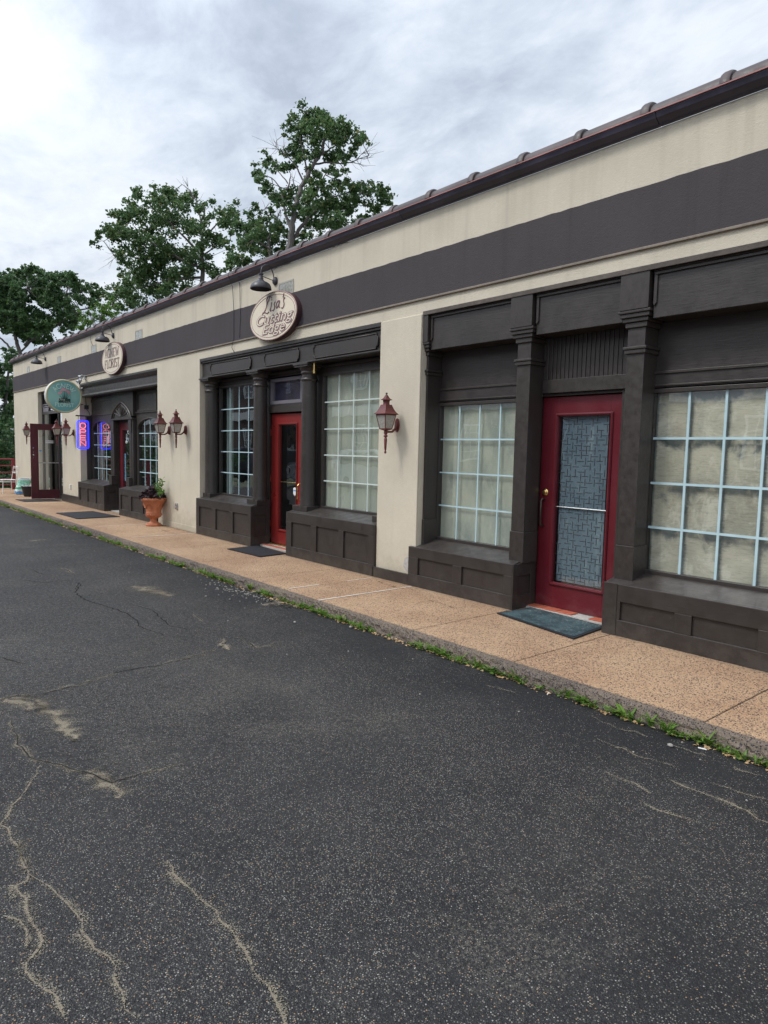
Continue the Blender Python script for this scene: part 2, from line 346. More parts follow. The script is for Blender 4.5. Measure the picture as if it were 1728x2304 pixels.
def mk_leaf(name,c1,c2,c3,tr=.35):
    m,b,out=newmat(name); g=nd('ShaderNodeNewGeometry')
    col=mixc(g.outputs['Random Per Island'],c1,c2); col=mixc(ss(g.outputs['Random Per Island'],.93,.95),col,c3)
    col=mixc(ss(noise(.9,3,.6,g.outputs['Position']),.38,.62,0,.55),col,c2)
    L.new(col,b.inputs['Base Color']); b.inputs['Roughness'].default_value=.42; b.inputs['Specular IOR Level'].default_value=.4
    t=nd('ShaderNodeBsdfTranslucent'); L.new(col,t.inputs[0]); mx=nd('ShaderNodeMixShader'); mx.inputs[0].default_value=tr
    L.new(b.outputs[0],mx.inputs[1]); L.new(t.outputs[0],mx.inputs[2]); L.new(mx.outputs[0],out.inputs[0]); return m
M_LEAF=mk_leaf('maple_leaves',(.050,.110,.050),(.125,.21,.075),(.28,.27,.10))
M_LEAFD=mk_leaf('dark_leaves',(.038,.090,.045),(.095,.175,.062),(.15,.22,.07))
M_LEAFB=mk_leaf('bright_leaves',(.075,.17,.03),(.14,.25,.05),(.19,.27,.07),.5)
M_WEED=mk_leaf('weed_leaves',(.10,.21,.035),(.19,.32,.06),(.30,.22,.08),.4)
M_PURP=mk_leaf('purple_leaves',(.022,.012,.016),(.045,.022,.030),(.10,.02,.03),.1)
M_DRY=mk_leaf('dry_leaf_litter',(.42,.26,.12),(.55,.38,.20),(.6,.5,.35),.2)
def emis(name,c,s):
    m,b,_=newmat(name); b.inputs['Base Color'].default_value=(*[x*.3 for x in c],1); b.inputs['Emission Color'].default_value=(*c,1); b.inputs['Emission Strength'].default_value=s; return m
M_NEONR=emis('neon_red_tube',(1,.06,.14),1.5); M_NEONP=emis('neon_pink_core',(1,.30,.42),1.2); M_NEONB=emis('neon_blue_tube',(.02,.03,1),2.0)
def mk_teal():
    m,b,_=newmat('teal_sign_face'); P=pos(); L.new(mixc(ss(noise(1.6,2,.5,P),.35,.65),(.14,.40,.41),(.33,.60,.53)),b.inputs['Base Color']); b.inputs['Roughness'].default_value=.28; return m
M_TEAL=mk_teal()
def mk_brick():
    m,b,_=newmat('brick_wall'); tc_=nd('ShaderNodeTexCoord'); s=nd('ShaderNodeSeparateXYZ'); L.new(pos(),s.inputs[0]); c=nd('ShaderNodeCombineXYZ'); L.new(s.outputs[0],c.inputs[0]); L.new(s.outputs[2],c.inputs[1])
    k=nd('ShaderNodeTexBrick',i={'Scale':1,'Mortar Size':.012,'Brick Width':.22,'Row Height':.075,'Color1':(.13,.055,.045,1),'Color2':(.085,.04,.035,1),'Mortar':(.24,.22,.2,1)}); L.new(c.outputs[0],k.inputs[0]); L.new(k.outputs[0],b.inputs['Base Color']); b.inputs['Roughness'].default_value=.85; return m
M_BRICK=mk_brick()
def mk_dust(name,c,th,sc=70,wf=.9,wc=.7,we=.55,soft=.16):
    # alpha-broken strip: UV.y runs 0..1 across the streak
    m,b,out=newmat(name); uv=nd('ShaderNodeUVMap'); s=nd('ShaderNodeSeparateXYZ'); L.new(uv.outputs[0],s.inputs[0]); P=pos()
    e=mth('MULTIPLY',mth('ABSOLUTE',mth('SUBTRACT',s.outputs[1],.5)),2)      # 0 centre, 1 rim
    a=mth('ADD',mth('ADD',mth('MULTIPLY',noise(sc,4,.75,P),wf),mth('MULTIPLY',noise(7,3,.6,P),wc)),mth('MULTIPLY',e,-we))
    f=ss(a,th,th+soft,0,.8)
    L.new(mixc(noise(40,3,.6,P),tuple(x*.75 for x in c),tuple(min(1,x*1.2) for x in c)),b.inputs['Base Color']); b.inputs['Roughness'].default_value=.95
    t=nd('ShaderNodeBsdfTransparent'); mx=nd('ShaderNodeMixShader'); L.new(f,mx.inputs[0]); L.new(t.outputs[0],mx.inputs[1]); L.new(b.outputs[0],mx.inputs[2]); L.new(mx.outputs[0],out.inputs[0]); return m
M_DUST=mk_dust('sandy_dust',(.26,.22,.165),.62,120,1.1,.55,.45,.16)
M_SCAT=mk_dust('sand_grains',(.27,.235,.175),.872,150,1.35,.40,.34,.07)
M_CRACK=mk_dust('dark_crack',(.008,.008,.009),.28)
M_STAIN=mk_dust('damp_stain',(.10,.07,.05),.72,120)
# ================================================================== setting
g=MB().quad((-400,-400,-3.2),(400,-400,-3.2),(400,400,-3.2),(-400,400,-3.2)).build('ground',M_GROUND); tag(g,kind='structure')
a=MB().box(-26.3,60,-60,-1.30,-3.1,-.098).build('asphalt',M_ASPH); tag(a,kind='structure')
XL,XR=-26.3,6.0
def sidewalk():
    J=[-26.3,-24.6,-23.0,-21.4,-19.8,-18.2,-16.4,-14.9,-13.32,-11.45,-9.95,-8.5,-7.1,-6.33,-5.66,-4.24,-3.135,-1.72,-.35,1.1,2.5,4.0,6.0]
    m=MB()
    for i in range(len(J)-1): m.box(J[i]+.005,J[i+1]-.005,-1.37,.30,-.12,0)
    return m.build('sidewalk',M_WALK,bev=.004),J
sw,J=sidewalk(); tag(sw,kind='structure')
jf=MB().box(XL,XR,-1.37,.28,-.125,-.006).build('sidewalk_joints',M_CRACK.copy() if 0 else paint('joint_dirt',(.05,.04,.03),.9,.2,.3,30)); tag(jf,kind='structure')
def kerb():
    rnd=random.Random(5); prof=[(-1.365,.001),(-1.385,-.001),(-1.406,-.010),(-1.418,-.03),(-1.424,-.055),(-1.430,-.08),(-1.442,-.108)]
    n=int((XR-XL)/.03); v=[];f=[]
    ph=[rnd.uniform(0,6) for _ in range(4)]
    for i in range(n+1):
        x=XL+(XR-XL)*i/n; w=.012*math.sin(x*1.7+ph[0])+.009*math.sin(x*4.1+ph[1])+.006*math.sin(x*13+ph[2])
        for k,(y,z) in enumerate(prof):
            j=.004 if k==0 else .011
            v.append((x+rnd.uniform(-.006,.006),y+(w if k else 0)+rnd.uniform(-j,j),z+(rnd.uniform(-.004,.003) if k else 0)))
    P_=len(prof)
    for i in range(n):
        for k in range(P_-1): f.append((i*P_+k,(i+1)*P_+k,(i+1)*P_+k+1,i*P_+k+1))
    m=MB(); m.v=v; m.f=f; return m.build('kerb',M_KERB,smooth=False)
tag(kerb(),kind='structure')
# pale filler in four joints
m=MB()
def strip(m,x0,x1,y0,y1,w,z=.004):
    n=14; rnd=random.Random(int(x0*100)); pv=None
    for i in range(n+1):
        t=i/n; x=x0+(x1-x0)*t; y=y0+(y1-y0)*t; ww=w*(.7+.5*rnd.random()); q=((x-ww,y,z),(x+ww,y,z))
        if pv: m.quad(pv[0],pv[1],q[1],q[0])
        pv=q
strip(m,-5.66,-5.66,-1.37,-.08,.011); strip(m,-13.32,-13.32,-1.2,-.05,.012); strip(m,-11.45,-11.45,-1.2,-.05,.014)
strip(m,-6.33,-6.33,-1.30,-.9,.010); strip(m,-6.33,-6.33,-.5,-.12,.007)
tag(m.build('joint_filler',M_CAULK),kind='structure')
def streak(name,paths,mat_,z=-.094):
    me=bpy.data.meshes.new(name); v=[];f=[];uv=[]
    for pts,w in paths:
        # densify + wobble
        rnd=random.Random(int(abs(pts[0][0])*977)+len(pts)); d=[]
        for i in range(len(pts)-1):
            n=max(2,int(math.hypot(pts[i+1][0]-pts[i][0],pts[i+1][1]-pts[i][1])/.05))
            for k in range(n):
                t=k/n; d.append((pts[i][0]+(pts[i+1][0]-pts[i][0])*t,pts[i][1]+(pts[i+1][1]-pts[i][1])*t))
        d.append(pts[-1]); m_=len(d); b=len(v); jx=0
        amp=min(.026,.3*w+.010)
        d=[(x+rnd.uniform(-amp,amp),y+rnd.uniform(-amp,amp)) for x,y in d]
        for i,(x,y) in enumerate(d):
            a_=d[max(0,i-1)];c_=d[min(m_-1,i+1)];dx,dy=c_[0]-a_[0],c_[1]-a_[1];l=math.hypot(dx,dy) or 1
            t=i/max(1,m_-1); ww=w*(.35+.65*math.sin(PI*min(1,max(0,t*.9+.05))))*rnd.uniform(.8,1.2)
            v+=[(x-dy/l*ww,y+dx/l*ww,z),(x+dy/l*ww,y-dx/l*ww,z)]
        for i in range(m_-1): f.append((b+2*i,b+2*i+1,b+2*i+3,b+2*i+2)); uv+=[(0,0),(0,1),(1,1),(1,0)]
    me.from_pydata(v,[],f); l_=me.uv_layers.new(name='UVMap')
    for i,c in enumerate(uv): l_.data[i].uv=c
    me.materials.append(mat_); o=bpy.data.objects.new(name,me); COL.objects.link(o); return tag(o,kind='structure')
streak("sand_scatter",[([(-4.77,-4.48),(-4.76,-4.44),(-4.80,-4.30),(-4.71,-4.23),(-4.75,-4.07),(-4.77,-3.96),(-4.81,-3.85),(-4.86,-3.71)],0.115),([(-4.86,-3.34),(-4.91,-3.18),(-4.92,-3.03),(-5.04,-2.75)],0.077),([(-5.24,-2.65),(-5.04,-2.75),(-4.89,-2.77)],0.144),([(-5.23,-2.53),(-5.08,-2.52),(-4.84,-2.56),(-4.84,-2.42),(-4.88,-2.29)],0.077),([(-7.85,-2.45),(-7.55,-2.39),(-7.34,-2.36),(-7.12,-2.30)],0.528),([(-12.51,-2.54),(-12.63,-2.28)],0.288),([(-9.59,-2.79),(-9.01,-2.79)],0.115),([(-6.19,-2.47),(-5.86,-2.52)],0.077),([(-4.75,-4.37),(-4.59,-4.31),(-4.43,-4.26)],0.384),([(-6.17,-1.72),(-6.21,-1.47),(-5.91,-1.43),(-5.67,-1.45)],0.528),([(-4.36,-4.45),(-3.99,-4.49),(-3.78,-4.49),(-3.67,-4.43),(-3.58,-4.37),(-3.37,-4.29),(-3.25,-4.25),(-3.25,-4.13),(-3.26,-4.00),(-3.25,-3.89)],0.087),([(-3.46,-4.29),(-3.24,-4.27),(-3.09,-4.27)],0.240),([(-4.76,-4.36),(-4.65,-4.27),(-4.28,-4.23),(-3.87,-4.24)],0.240),([(-3.66,-4.47),(-3.47,-4.54),(-3.35,-4.63),(-3.18,-4.73),(-2.99,-4.72),(-2.83,-4.72),(-2.73,-4.73)],0.073),([(-2.99,-4.71),(-2.73,-4.73),(-2.66,-4.77),(-2.51,-4.78),(-2.31,-4.78),(-2.24,-4.84),(-2.14,-4.85),(-2.04,-4.81),(-1.93,-4.81)],0.081),([(-2.73,-4.73),(-2.59,-4.68),(-2.45,-4.67),(-2.21,-4.65),(-2.06,-4.64),(-1.91,-4.65),(-1.81,-4.66)],0.069),([(-2.48,-4.27),(-2.38,-4.29),(-2.21,-4.29),(-2.04,-4.27),(-1.82,-4.28),(-1.68,-4.31),(-1.54,-4.32)],0.077),([(-2.53,-4.86),(-2.47,-4.81),(-2.31,-4.82)],0.068),([(-2.08,-1.88),(-1.98,-1.87),(-1.85,-1.90),(-1.75,-1.87),(-1.65,-1.87)],0.058),([(-1.82,-2.22),(-1.69,-2.19),(-1.56,-2.25)],0.050),([(-1.60,-2.02),(-1.48,-2.04),(-1.37,-2.01),(-1.25,-2.02),(-1.10,-2.07)],0.087),([(-1.45,-1.61),(-1.35,-1.61),(-1.28,-1.60)],0.049),([(-3.10,-1.70),(-3.01,-1.67),(-2.86,-1.66)],0.050),([(-2.32,-1.61),(-2.11,-1.64),(-1.93,-1.60)],0.047),([(-1.77,-1.61),(-1.65,-1.60),(-1.59,-1.59)],0.043),([(-1.53,-2.36),(-1.44,-2.35),(-1.30,-2.32)],0.054),([(-1.42,-1.87),(-1.29,-1.87),(-1.19,-1.84)],0.047)],M_SCAT)
streak("dusty_crack",[([(-4.77,-4.48),(-4.76,-4.44),(-4.80,-4.30),(-4.71,-4.23),(-4.75,-4.07),(-4.77,-3.96),(-4.81,-3.85),(-4.86,-3.71)],0.021),([(-4.86,-3.34),(-4.91,-3.18),(-4.92,-3.03),(-5.04,-2.75)],0.013),([(-5.24,-2.65),(-5.04,-2.75),(-4.89,-2.77)],0.048),([(-5.23,-2.53),(-5.08,-2.52),(-4.84,-2.56),(-4.84,-2.42),(-4.88,-2.29)],0.013),([(-7.85,-2.45),(-7.55,-2.39),(-7.34,-2.36),(-7.12,-2.30)],0.176),([(-12.51,-2.54),(-12.63,-2.28)],0.096),([(-9.59,-2.79),(-9.01,-2.79)],0.021),([(-6.19,-2.47),(-5.86,-2.52)],0.013),([(-4.75,-4.37),(-4.59,-4.31),(-4.43,-4.26)],0.128),([(-6.17,-1.72),(-6.21,-1.47),(-5.91,-1.43),(-5.67,-1.45)],0.176),([(-4.36,-4.45),(-3.99,-4.49),(-3.78,-4.49),(-3.67,-4.43),(-3.58,-4.37),(-3.37,-4.29),(-3.25,-4.25),(-3.25,-4.13),(-3.26,-4.00),(-3.25,-3.89)],0.015),([(-3.46,-4.29),(-3.24,-4.27),(-3.09,-4.27)],0.080),([(-4.76,-4.36),(-4.65,-4.27),(-4.28,-4.23),(-3.87,-4.24)],0.080),([(-3.66,-4.47),(-3.47,-4.54),(-3.35,-4.63),(-3.18,-4.73),(-2.99,-4.72),(-2.83,-4.72),(-2.73,-4.73)],0.012),([(-2.99,-4.71),(-2.73,-4.73),(-2.66,-4.77),(-2.51,-4.78),(-2.31,-4.78),(-2.24,-4.84),(-2.14,-4.85),(-2.04,-4.81),(-1.93,-4.81)],0.013),([(-2.73,-4.73),(-2.59,-4.68),(-2.45,-4.67),(-2.21,-4.65),(-2.06,-4.64),(-1.91,-4.65),(-1.81,-4.66)],0.011),([(-2.48,-4.27),(-2.38,-4.29),(-2.21,-4.29),(-2.04,-4.27),(-1.82,-4.28),(-1.68,-4.31),(-1.54,-4.32)],0.013),([(-2.53,-4.86),(-2.47,-4.81),(-2.31,-4.82)],0.011),([(-2.08,-1.88),(-1.98,-1.87),(-1.85,-1.90),(-1.75,-1.87),(-1.65,-1.87)],0.008),([(-1.82,-2.22),(-1.69,-2.19),(-1.56,-2.25)],0.007),([(-1.60,-2.02),(-1.48,-2.04),(-1.37,-2.01),(-1.25,-2.02),(-1.10,-2.07)],0.015),([(-1.45,-1.61),(-1.35,-1.61),(-1.28,-1.60)],0.006),([(-3.10,-1.70),(-3.01,-1.67),(-2.86,-1.66)],0.007),([(-2.32,-1.61),(-2.11,-1.64),(-1.93,-1.60)],0.006),([(-1.77,-1.61),(-1.65,-1.60),(-1.59,-1.59)],0.005),([(-1.53,-2.36),(-1.44,-2.35),(-1.30,-2.32)],0.008),([(-1.42,-1.87),(-1.29,-1.87),(-1.19,-1.84)],0.006)],M_DUST,-.0945)
streak("thin_crack",[([(-7.95,-3.08),(-8.43,-2.91),(-8.30,-2.92),(-7.90,-3.10),(-7.46,-3.13),(-7.10,-3.07),(-6.75,-3.00),(-6.37,-2.99),(-6.08,-3.06),(-5.83,-3.05),(-5.64,-3.00)],0.010),([(-8.94,-3.68),(-8.89,-3.39),(-8.64,-3.23),(-8.64,-3.02),(-8.59,-2.84)],0.008),([(-4.85,-3.73),(-4.89,-3.61),(-4.88,-3.49),(-4.86,-3.34)],0.012),([(-9.65,-3.14),(-9.15,-3.12),(-9.20,-2.96)],0.007),([(-5.73,-4.23),(-5.57,-4.17),(-5.46,-4.13)],0.008),([(-6.93,-2.82),(-6.56,-2.73),(-6.31,-2.78),(-5.92,-2.84),(-5.70,-2.76)],0.007),([(-4.89,-3.23),(-4.90,-3.16),(-4.88,-3.10)],0.010)],M_CRACK,-.0955)
streak("hairline_crack",[([(-4.77,-4.48),(-4.76,-4.44),(-4.80,-4.30),(-4.71,-4.23),(-4.75,-4.07),(-4.77,-3.96),(-4.81,-3.85),(-4.86,-3.71)],.0055),([(-4.86,-3.34),(-4.91,-3.18),(-4.92,-3.03),(-5.04,-2.75)],.0055),([(-5.23,-2.53),(-5.08,-2.52),(-4.84,-2.56),(-4.84,-2.42),(-4.88,-2.29)],.0055),([(-9.59,-2.79),(-9.01,-2.79)],.0055),([(-6.19,-2.47),(-5.86,-2.52)],.0055),([(-4.36,-4.45),(-3.99,-4.49),(-3.78,-4.49),(-3.67,-4.43),(-3.58,-4.37),(-3.37,-4.29),(-3.25,-4.25),(-3.25,-4.13),(-3.26,-4.00),(-3.25,-3.89)],.0055)],M_CRACK,-.0935)
streak("damp_patch",[([(-5.05,-.42),(-4.85,-.45),(-4.62,-.47)],.10),([(-12.2,-.35),(-11.8,-.38),(-11.4,-.4)],.12),([(-6.2,-.15),(-5.9,-.25),(-5.5,-.2)],.09),([(-13.1,-.1),(-12.2,-.08),(-11.5,-.06)],.07)],M_STAIN,.004)

def blotch(m_list): pass
# ================================================================== the shop building
B=thing('shop_building','long one-storey cream stucco building with a dark painted band and dark wooden shopfronts','building',(-12,0,0))
class PB:
    pass
def part(mb,name,mt,parent=B,bev=0,smooth=False,seg=2,label=None,sharp=35):
    o=mb.build(name,mt,None,bev,smooth,seg,sharp)
    # keep world coordinates while parenting
    if parent is not None:
        w=world_loc(parent); o.parent=parent; me=o.data
        me.transform(Matrix.Translation(-w))
    if label: o['label']=label
    return o
def world_loc(o):
    w=Vector((0,0,0))
    while o: w=w+o.location; o=o.parent
    return w
def comps(mb):
    n=len(mb.v); par=list(range(n))
    def fd(a):
        while par[a]!=a: par[a]=par[par[a]]; a=par[a]
        return a
    for f in mb.f:
        for q in f[1:]: par[fd(q)]=fd(f[0])
    g={}
    for f in mb.f: g.setdefault(fd(f[0]),[]).append(f)
    out=[]
    for fs in g.values():
        ids=sorted({q for f in fs for q in f}); mp={q:i for i,q in enumerate(ids)}; m=MB(); m.v=[mb.v[q] for q in ids]; m.f=[tuple(mp[q] for q in f) for f in fs]; out.append(m)
    return out
def partx(mb,name,mt,parent=B,**k):
    for m in comps(mb): o=part(m,name,mt,parent,**k)
    return o
X0,X1=-25.55,4.0; ZT=4.16
O=[(-22.45,-19.96),(-18.33,-13.27),(-11.37,-6.39),(-5.67,-.80)]; ZO=3.08
w=MB(); w.box(X0,X1,0,.30,ZO,ZT)
xs=[X0]+[q for o in O for q in o]+[X1]
for i in range(0,len(xs),2): w.box(xs[i],xs[i+1],0,.30,-.1,ZO)
w.box(X0,X0+.3,.30,9,-.6,ZT).box(X1-.3,X1,.30,9,-.6,ZT).box(X0+.3,X1-.3,8.7,9,-.6,ZT)
part(w,'wall',M_CREAM)
p=MB()
for a_,b_ in ((-6.39,-5.67),): p.box(a_+.004,b_-.004,-.018,-.0005,-.0,ZO-.004)
part(p,'pier_facing',M_CREAM,bev=.012,seg=3)
part(MB().box(X0+.3,X1-.3,.3,8.7,3.75,3.9),'roof',M_BLKPOT)
# plastered patch with exposed rough brick low on the pier, and the dark plinth boards
b=MB()
def irregular(x0,x1,z0,z1,y,n,rnd):
    pts=[]
    for i in range(n):
        t=2*PI*i/n; pts.append(((x0+x1)/2+(x1-x0)/2*math.cos(t)*rnd.uniform(.75,1.1),(z0+z1)/2+(z1-z0)/2*math.sin(t)*rnd.uniform(.75,1.1)))
    return pts
part(MB().prism(irregular(-5.88,-5.74,.15,.33,0,14,random.Random(4)),-.021,-.0185),'chipped_patch',M_MORTAR)
pl=MB().box(-6.42,-5.76,-.05,-.019,0,.125).box(-19.96,-18.42,-.035,-.001,0,.20)
partx(pl,'plinth_board',M_TRIM,bev=.004)
part(MB().box(-13.25,-11.44,-.012,-.001,0,.10),'plinth_board',M_CREAM,bev=.004)
# band
bd=MB(); rnd=random.Random(2); n=300; zb=3.25
for i in range(n):
    xa=X0-.012+(X1-X0+.024)*i/n; xb=X0-.012+(X1-X0+.024)*(i+1)/n
zt=[3.735+rnd.uniform(-.004,.004) for _ in range(n+1)]
v=[];f=[]
for i in range(n+1):
    x=X0-.012+(X1-X0+.024)*i/n
    v+=[(x,-.014,zb),(x,-.014,zt[i]),(x,0.0,zt[i]+.004),(x,0.0,zb)]
for i in range(n):
    q=4*i; f+=[(q,q+4,q+5,q+1),(q+1,q+5,q+6,q+2),(q+3,q+7,q+4,q)]
f+=[(0,1,2,3),(4*n+3,4*n+2,4*n+1,4*n)]
bd.v=v; bd.f=f; bd.box(X0-.012,X0-.0005,.0005,.8,zb,3.735)
part(bd,'painted_band',M_BAND)
part(MB().box(X0-.01,X1,-.026,-.001,3.226,3.248),'band_drip_strip',paint('strip_paint',(.20,.165,.13),.6,.25,.5,30),bev=.004)
# gutter, flashing, tile ridge
gp=[(.0,4.162),(-.03,4.163),(-.042,4.175),(-.088,4.203),(-.10,4.238),(-.10,4.245),(0,4.245)]
gx=[X0-.06,-21.2,-17.4,-13.6,-9.8,-6.0,-2.95,X1]
for i in range(len(gx)-1):
    part(MB().prism(gp,gx[i]+.003,gx[i+1]-.003,'x'),'gutter',M_GUTTER)
fl=[(-.112,4.2465),(-.112,4.255),(-.07,4.261),(.12,4.268),(.12,4.2465)]
part(MB().prism(fl,X0-.06,X1,'x'),'flashing',M_FLASH)
def ridge_tile():
    m=MB(); n=12; L_=.63
    # half-round barrel with a raised collar at its near end
    secs=[(0,.085),(.055,.085),(.058,.072),(.64,.066)]; secs=[(0,.096),(.015,.103),(.06,.103),(.075,.097),(.08,.084),(L_+.03,.079)]
    b=0
    for x,r in secs:
        for k in range(n+1):
            t=PI*k/n; m.v.append((-x,-math.cos(t)*r*1.15,math.sin(t)*r*1.15))
    for i in range(len(secs)-1):
        for k in range(n): m.f.append((i*(n+1)+k,i*(n+1)+k+1,(i+1)*(n+1)+k+1,(i+1)*(n+1)+k))
    m.f.append(tuple(range(n+1)))
    return m
rt=ridge_tile().build('ridge_tile',M_TILE,None,0,True); rt.parent=B
x=-2.42+.63*9; first=True; k=0
while x-.63>X0-.1:
    o=rt if first else rt.copy()
    if not first: COL.objects.link(o); o.parent=B
    first=False; rr=random.Random(k); o.location=(x+12,.012+rr.uniform(-.004,.004),4.262+rr.uniform(-.003,.003)); o.rotation_euler=(0,0,rr.uniform(-.006,.006)); x-=.6265; k+=1
# -------- storefront joinery
def riser(x0,x1,zt_,pan,pz,y0=-.05,y1=.30,side=None,zb_=0.0,slope=.08):
    m=MB(); r=y0+.022
    m.box(x0+.002,x1-.002,r,y1,0.0,zt_-.03)
    m.box(x0,x1,y0,r-.0005,0,pz[0]); m.box(x0,x1,y0,r-.0005,pz[1],zt_-.0)
    xs_=[x0]+[q for p_ in pan for q in p_]+[x1]
    for i in range(0,len(xs_),2): m.box(xs_[i],xs_[i+1],y0,r-.0005,pz[0],pz[1])
    # sloping cap
    m.hexa([(x0,r,zt_-.028),(x1,r,zt_-.028),(x1,y1,zt_-.028),(x0,y1,zt_-.028),(x0,r,zt_-.0),(x1,r,zt_-.0),(x1,y1,zt_+slope),(x0,y1,zt_+slope)])
    if side=='r' or side=='both':
        m.box(x1,x1+.014,y0,y0+.07,0,zt_-.002).box(x1,x1+.014,y1-.07,y1,0,zt_+slope-.03).box(x1,x1+.014,y0+.07,y1-.07,0,pz[0]).hexa([(x1,y0+.07,pz[1]),(x1+.014,y0+.07,pz[1]),(x1+.014,y1-.07,pz[1]),(x1,y1-.07,pz[1]),(x1,y0+.07,zt_-.002),(x1+.014,y0+.07,zt_-.002),(x1+.014,y1-.07,zt_+slope-.03),(x1,y1-.07,zt_+slope-.03)])
    return part(m,'stall_riser',M_TRIM2,bev=.004)
riser(-11.42,-9.455,.64,[(-11.30,-10.80),(-10.66,-10.17),(-10.04,-9.54)],(.145,.50),side='r')
riser(-8.41,-6.40,.64,[(-8.27,-7.77),(-7.64,-7.13),(-7.02,-6.51)],(.145,.50),side='r')
riser(-5.76,-4.235,.455,[(-5.60,-5.05),(-4.92,-4.34)],(.14,.335),side='r')
riser(-3.22,-.78,.45,[(-3.06,-2.58),(-2.44,-1.95),(-1.80,-1.30)],(.14,.30))
riser(-18.41,-16.41,.60,[(-18.30,-17.80),(-17.65,-17.11),(-17.01,-16.51)],(.14,.46),side='r')
riser(-15.39,-13.28,.60,[(-15.29,-14.79),(-14.64,-14.10),(-13.96,-13.45)],(.14,.46))
part(MB().box(-3.222,-3.09,-.056,-.0505,0,.452),'corner_board',M_TRIM,bev=.003)
def frame_ring(m,x0,x1,z0,z1,w,y0,y1):
    m.box(x0,x0+w,y0,y1,z0,z1).box(x1-w,x1,y0,y1,z0,z1).box(x0+w,x1-w,y0,y1,z0,z0+w).box(x0+w,x1-w,y0,y1,z1-w,z1)
def window(x0,x1,z0,z1,vx,hz,back,y=.30,mun=M_MUNT,fw=.035,gmat=None,bw=.016):
    fr=MB(); frame_ring(fr,x0-fw,x1+fw,z0-fw,z1+fw,fw,y-.035,y+.04)
    W_=part(fr,'window',M_TRIM,bev=.003)
    part(MB().quad((x0,y,z0),(x1,y,z0),(x1,y,z1),(x0,y,z1)),'pane',gmat or M_GLASS,W_)
    mm=MB(); yy=y-.008
    ed=[x0]+vx+[x1]
    for q in hz: mm.box(x0,x1,yy,yy+.006,q-bw/2,q+bw/2)
    hh=[z0]+sorted(hz)+[z1]
    for q in vx:
        for i in range(len(hh)-1):
            mm.box(q-bw/2,q+bw/2,yy,yy+.006,hh[i]+(bw/2 if i else 0),hh[i+1]-(bw/2 if i<len(hh)-2 else 0))
    part(mm,'muntin_grid',mun,W_)
    if back: part(MB().box(x0-.01,x1+.01,y+.035,y+.039,z0-.01,z1+.01),'window_film',back,W_)
    return W_
W3=window(-5.63,-4.44,.56,2.07,[-5.34,-5.04,-4.75],[1.69,1.31,.93],M_FILM)
W4=window(-3.03,-1.23,.555,2.085,[-2.73,-2.43,-2.13,-1.83,-1.53],[1.70,1.315,.93],M_FOG,bw=.02)
WA=window(-11.14,-9.80,.745,2.58,[-10.80,-10.475,-10.15],[2.21,1.84,1.475,1.11],None,bw=.016)
WB=window(-7.965,-6.64,.745,2.575,[-7.63,-7.295,-6.965],[2.21,1.835,1.47,1.105],M_FILMB,mun=M_MUNTW,bw=.017)
# infill boards round the windows (bay on the right)
i3=MB()
i3.box(-5.66,-4.20,.285,.33,2.27,2.68).box(-5.66,-4.20,.275,.33,2.112,2.268)
i3.box(-3.20,-.80,.285,.33,2.27,2.68).box(-3.20,-.80,.275,.33,2.13,2.268)
i3.box(-4.40,-4.27,.285,.33,.45,2.11).box(-3.32,-3.07,.285,.33,.45,2.128).box(-1.19,-.80,.285,.33,.45,2.128)
partx(i3,'infill_board',M_TRIM2,bev=.003)
ib=MB().box(-5.66,-4.36,.262,.2745,2.245,2.268).box(-3.06,-.80,.262,.2745,2.245,2.268).box(-5.66,-4.36,.262,.2745,2.125,2.14).box(-3.06,-.80,.262,.2745,2.14,2.156)
partx(ib,'panel_moulding',M_TRIM,bev=.003)
bb=MB(); x=-4.20
while x<-3.22: bb.box(x,min(x+.042,-3.20),.285,.33,2.27,2.68); x+=.047
part(bb,'beadboard',M_TRIM,bev=.005)
part(MB().box(-4.20,-3.20,.31,.33,2.27,2.68),'beadboard_backing',M_TRIM)
lt=MB().box(-4.20,-3.20,.262,.34,2.14,2.269).box(-4.27,-4.24,.29,.42,0.0,2.139).box(-3.345,-3.30,.29,.42,0.0,2.139).box(-4.24,-3.345,.30,.42,2.112,2.139)
partx(lt,'door_frame',M_TRIM,bev=.003)
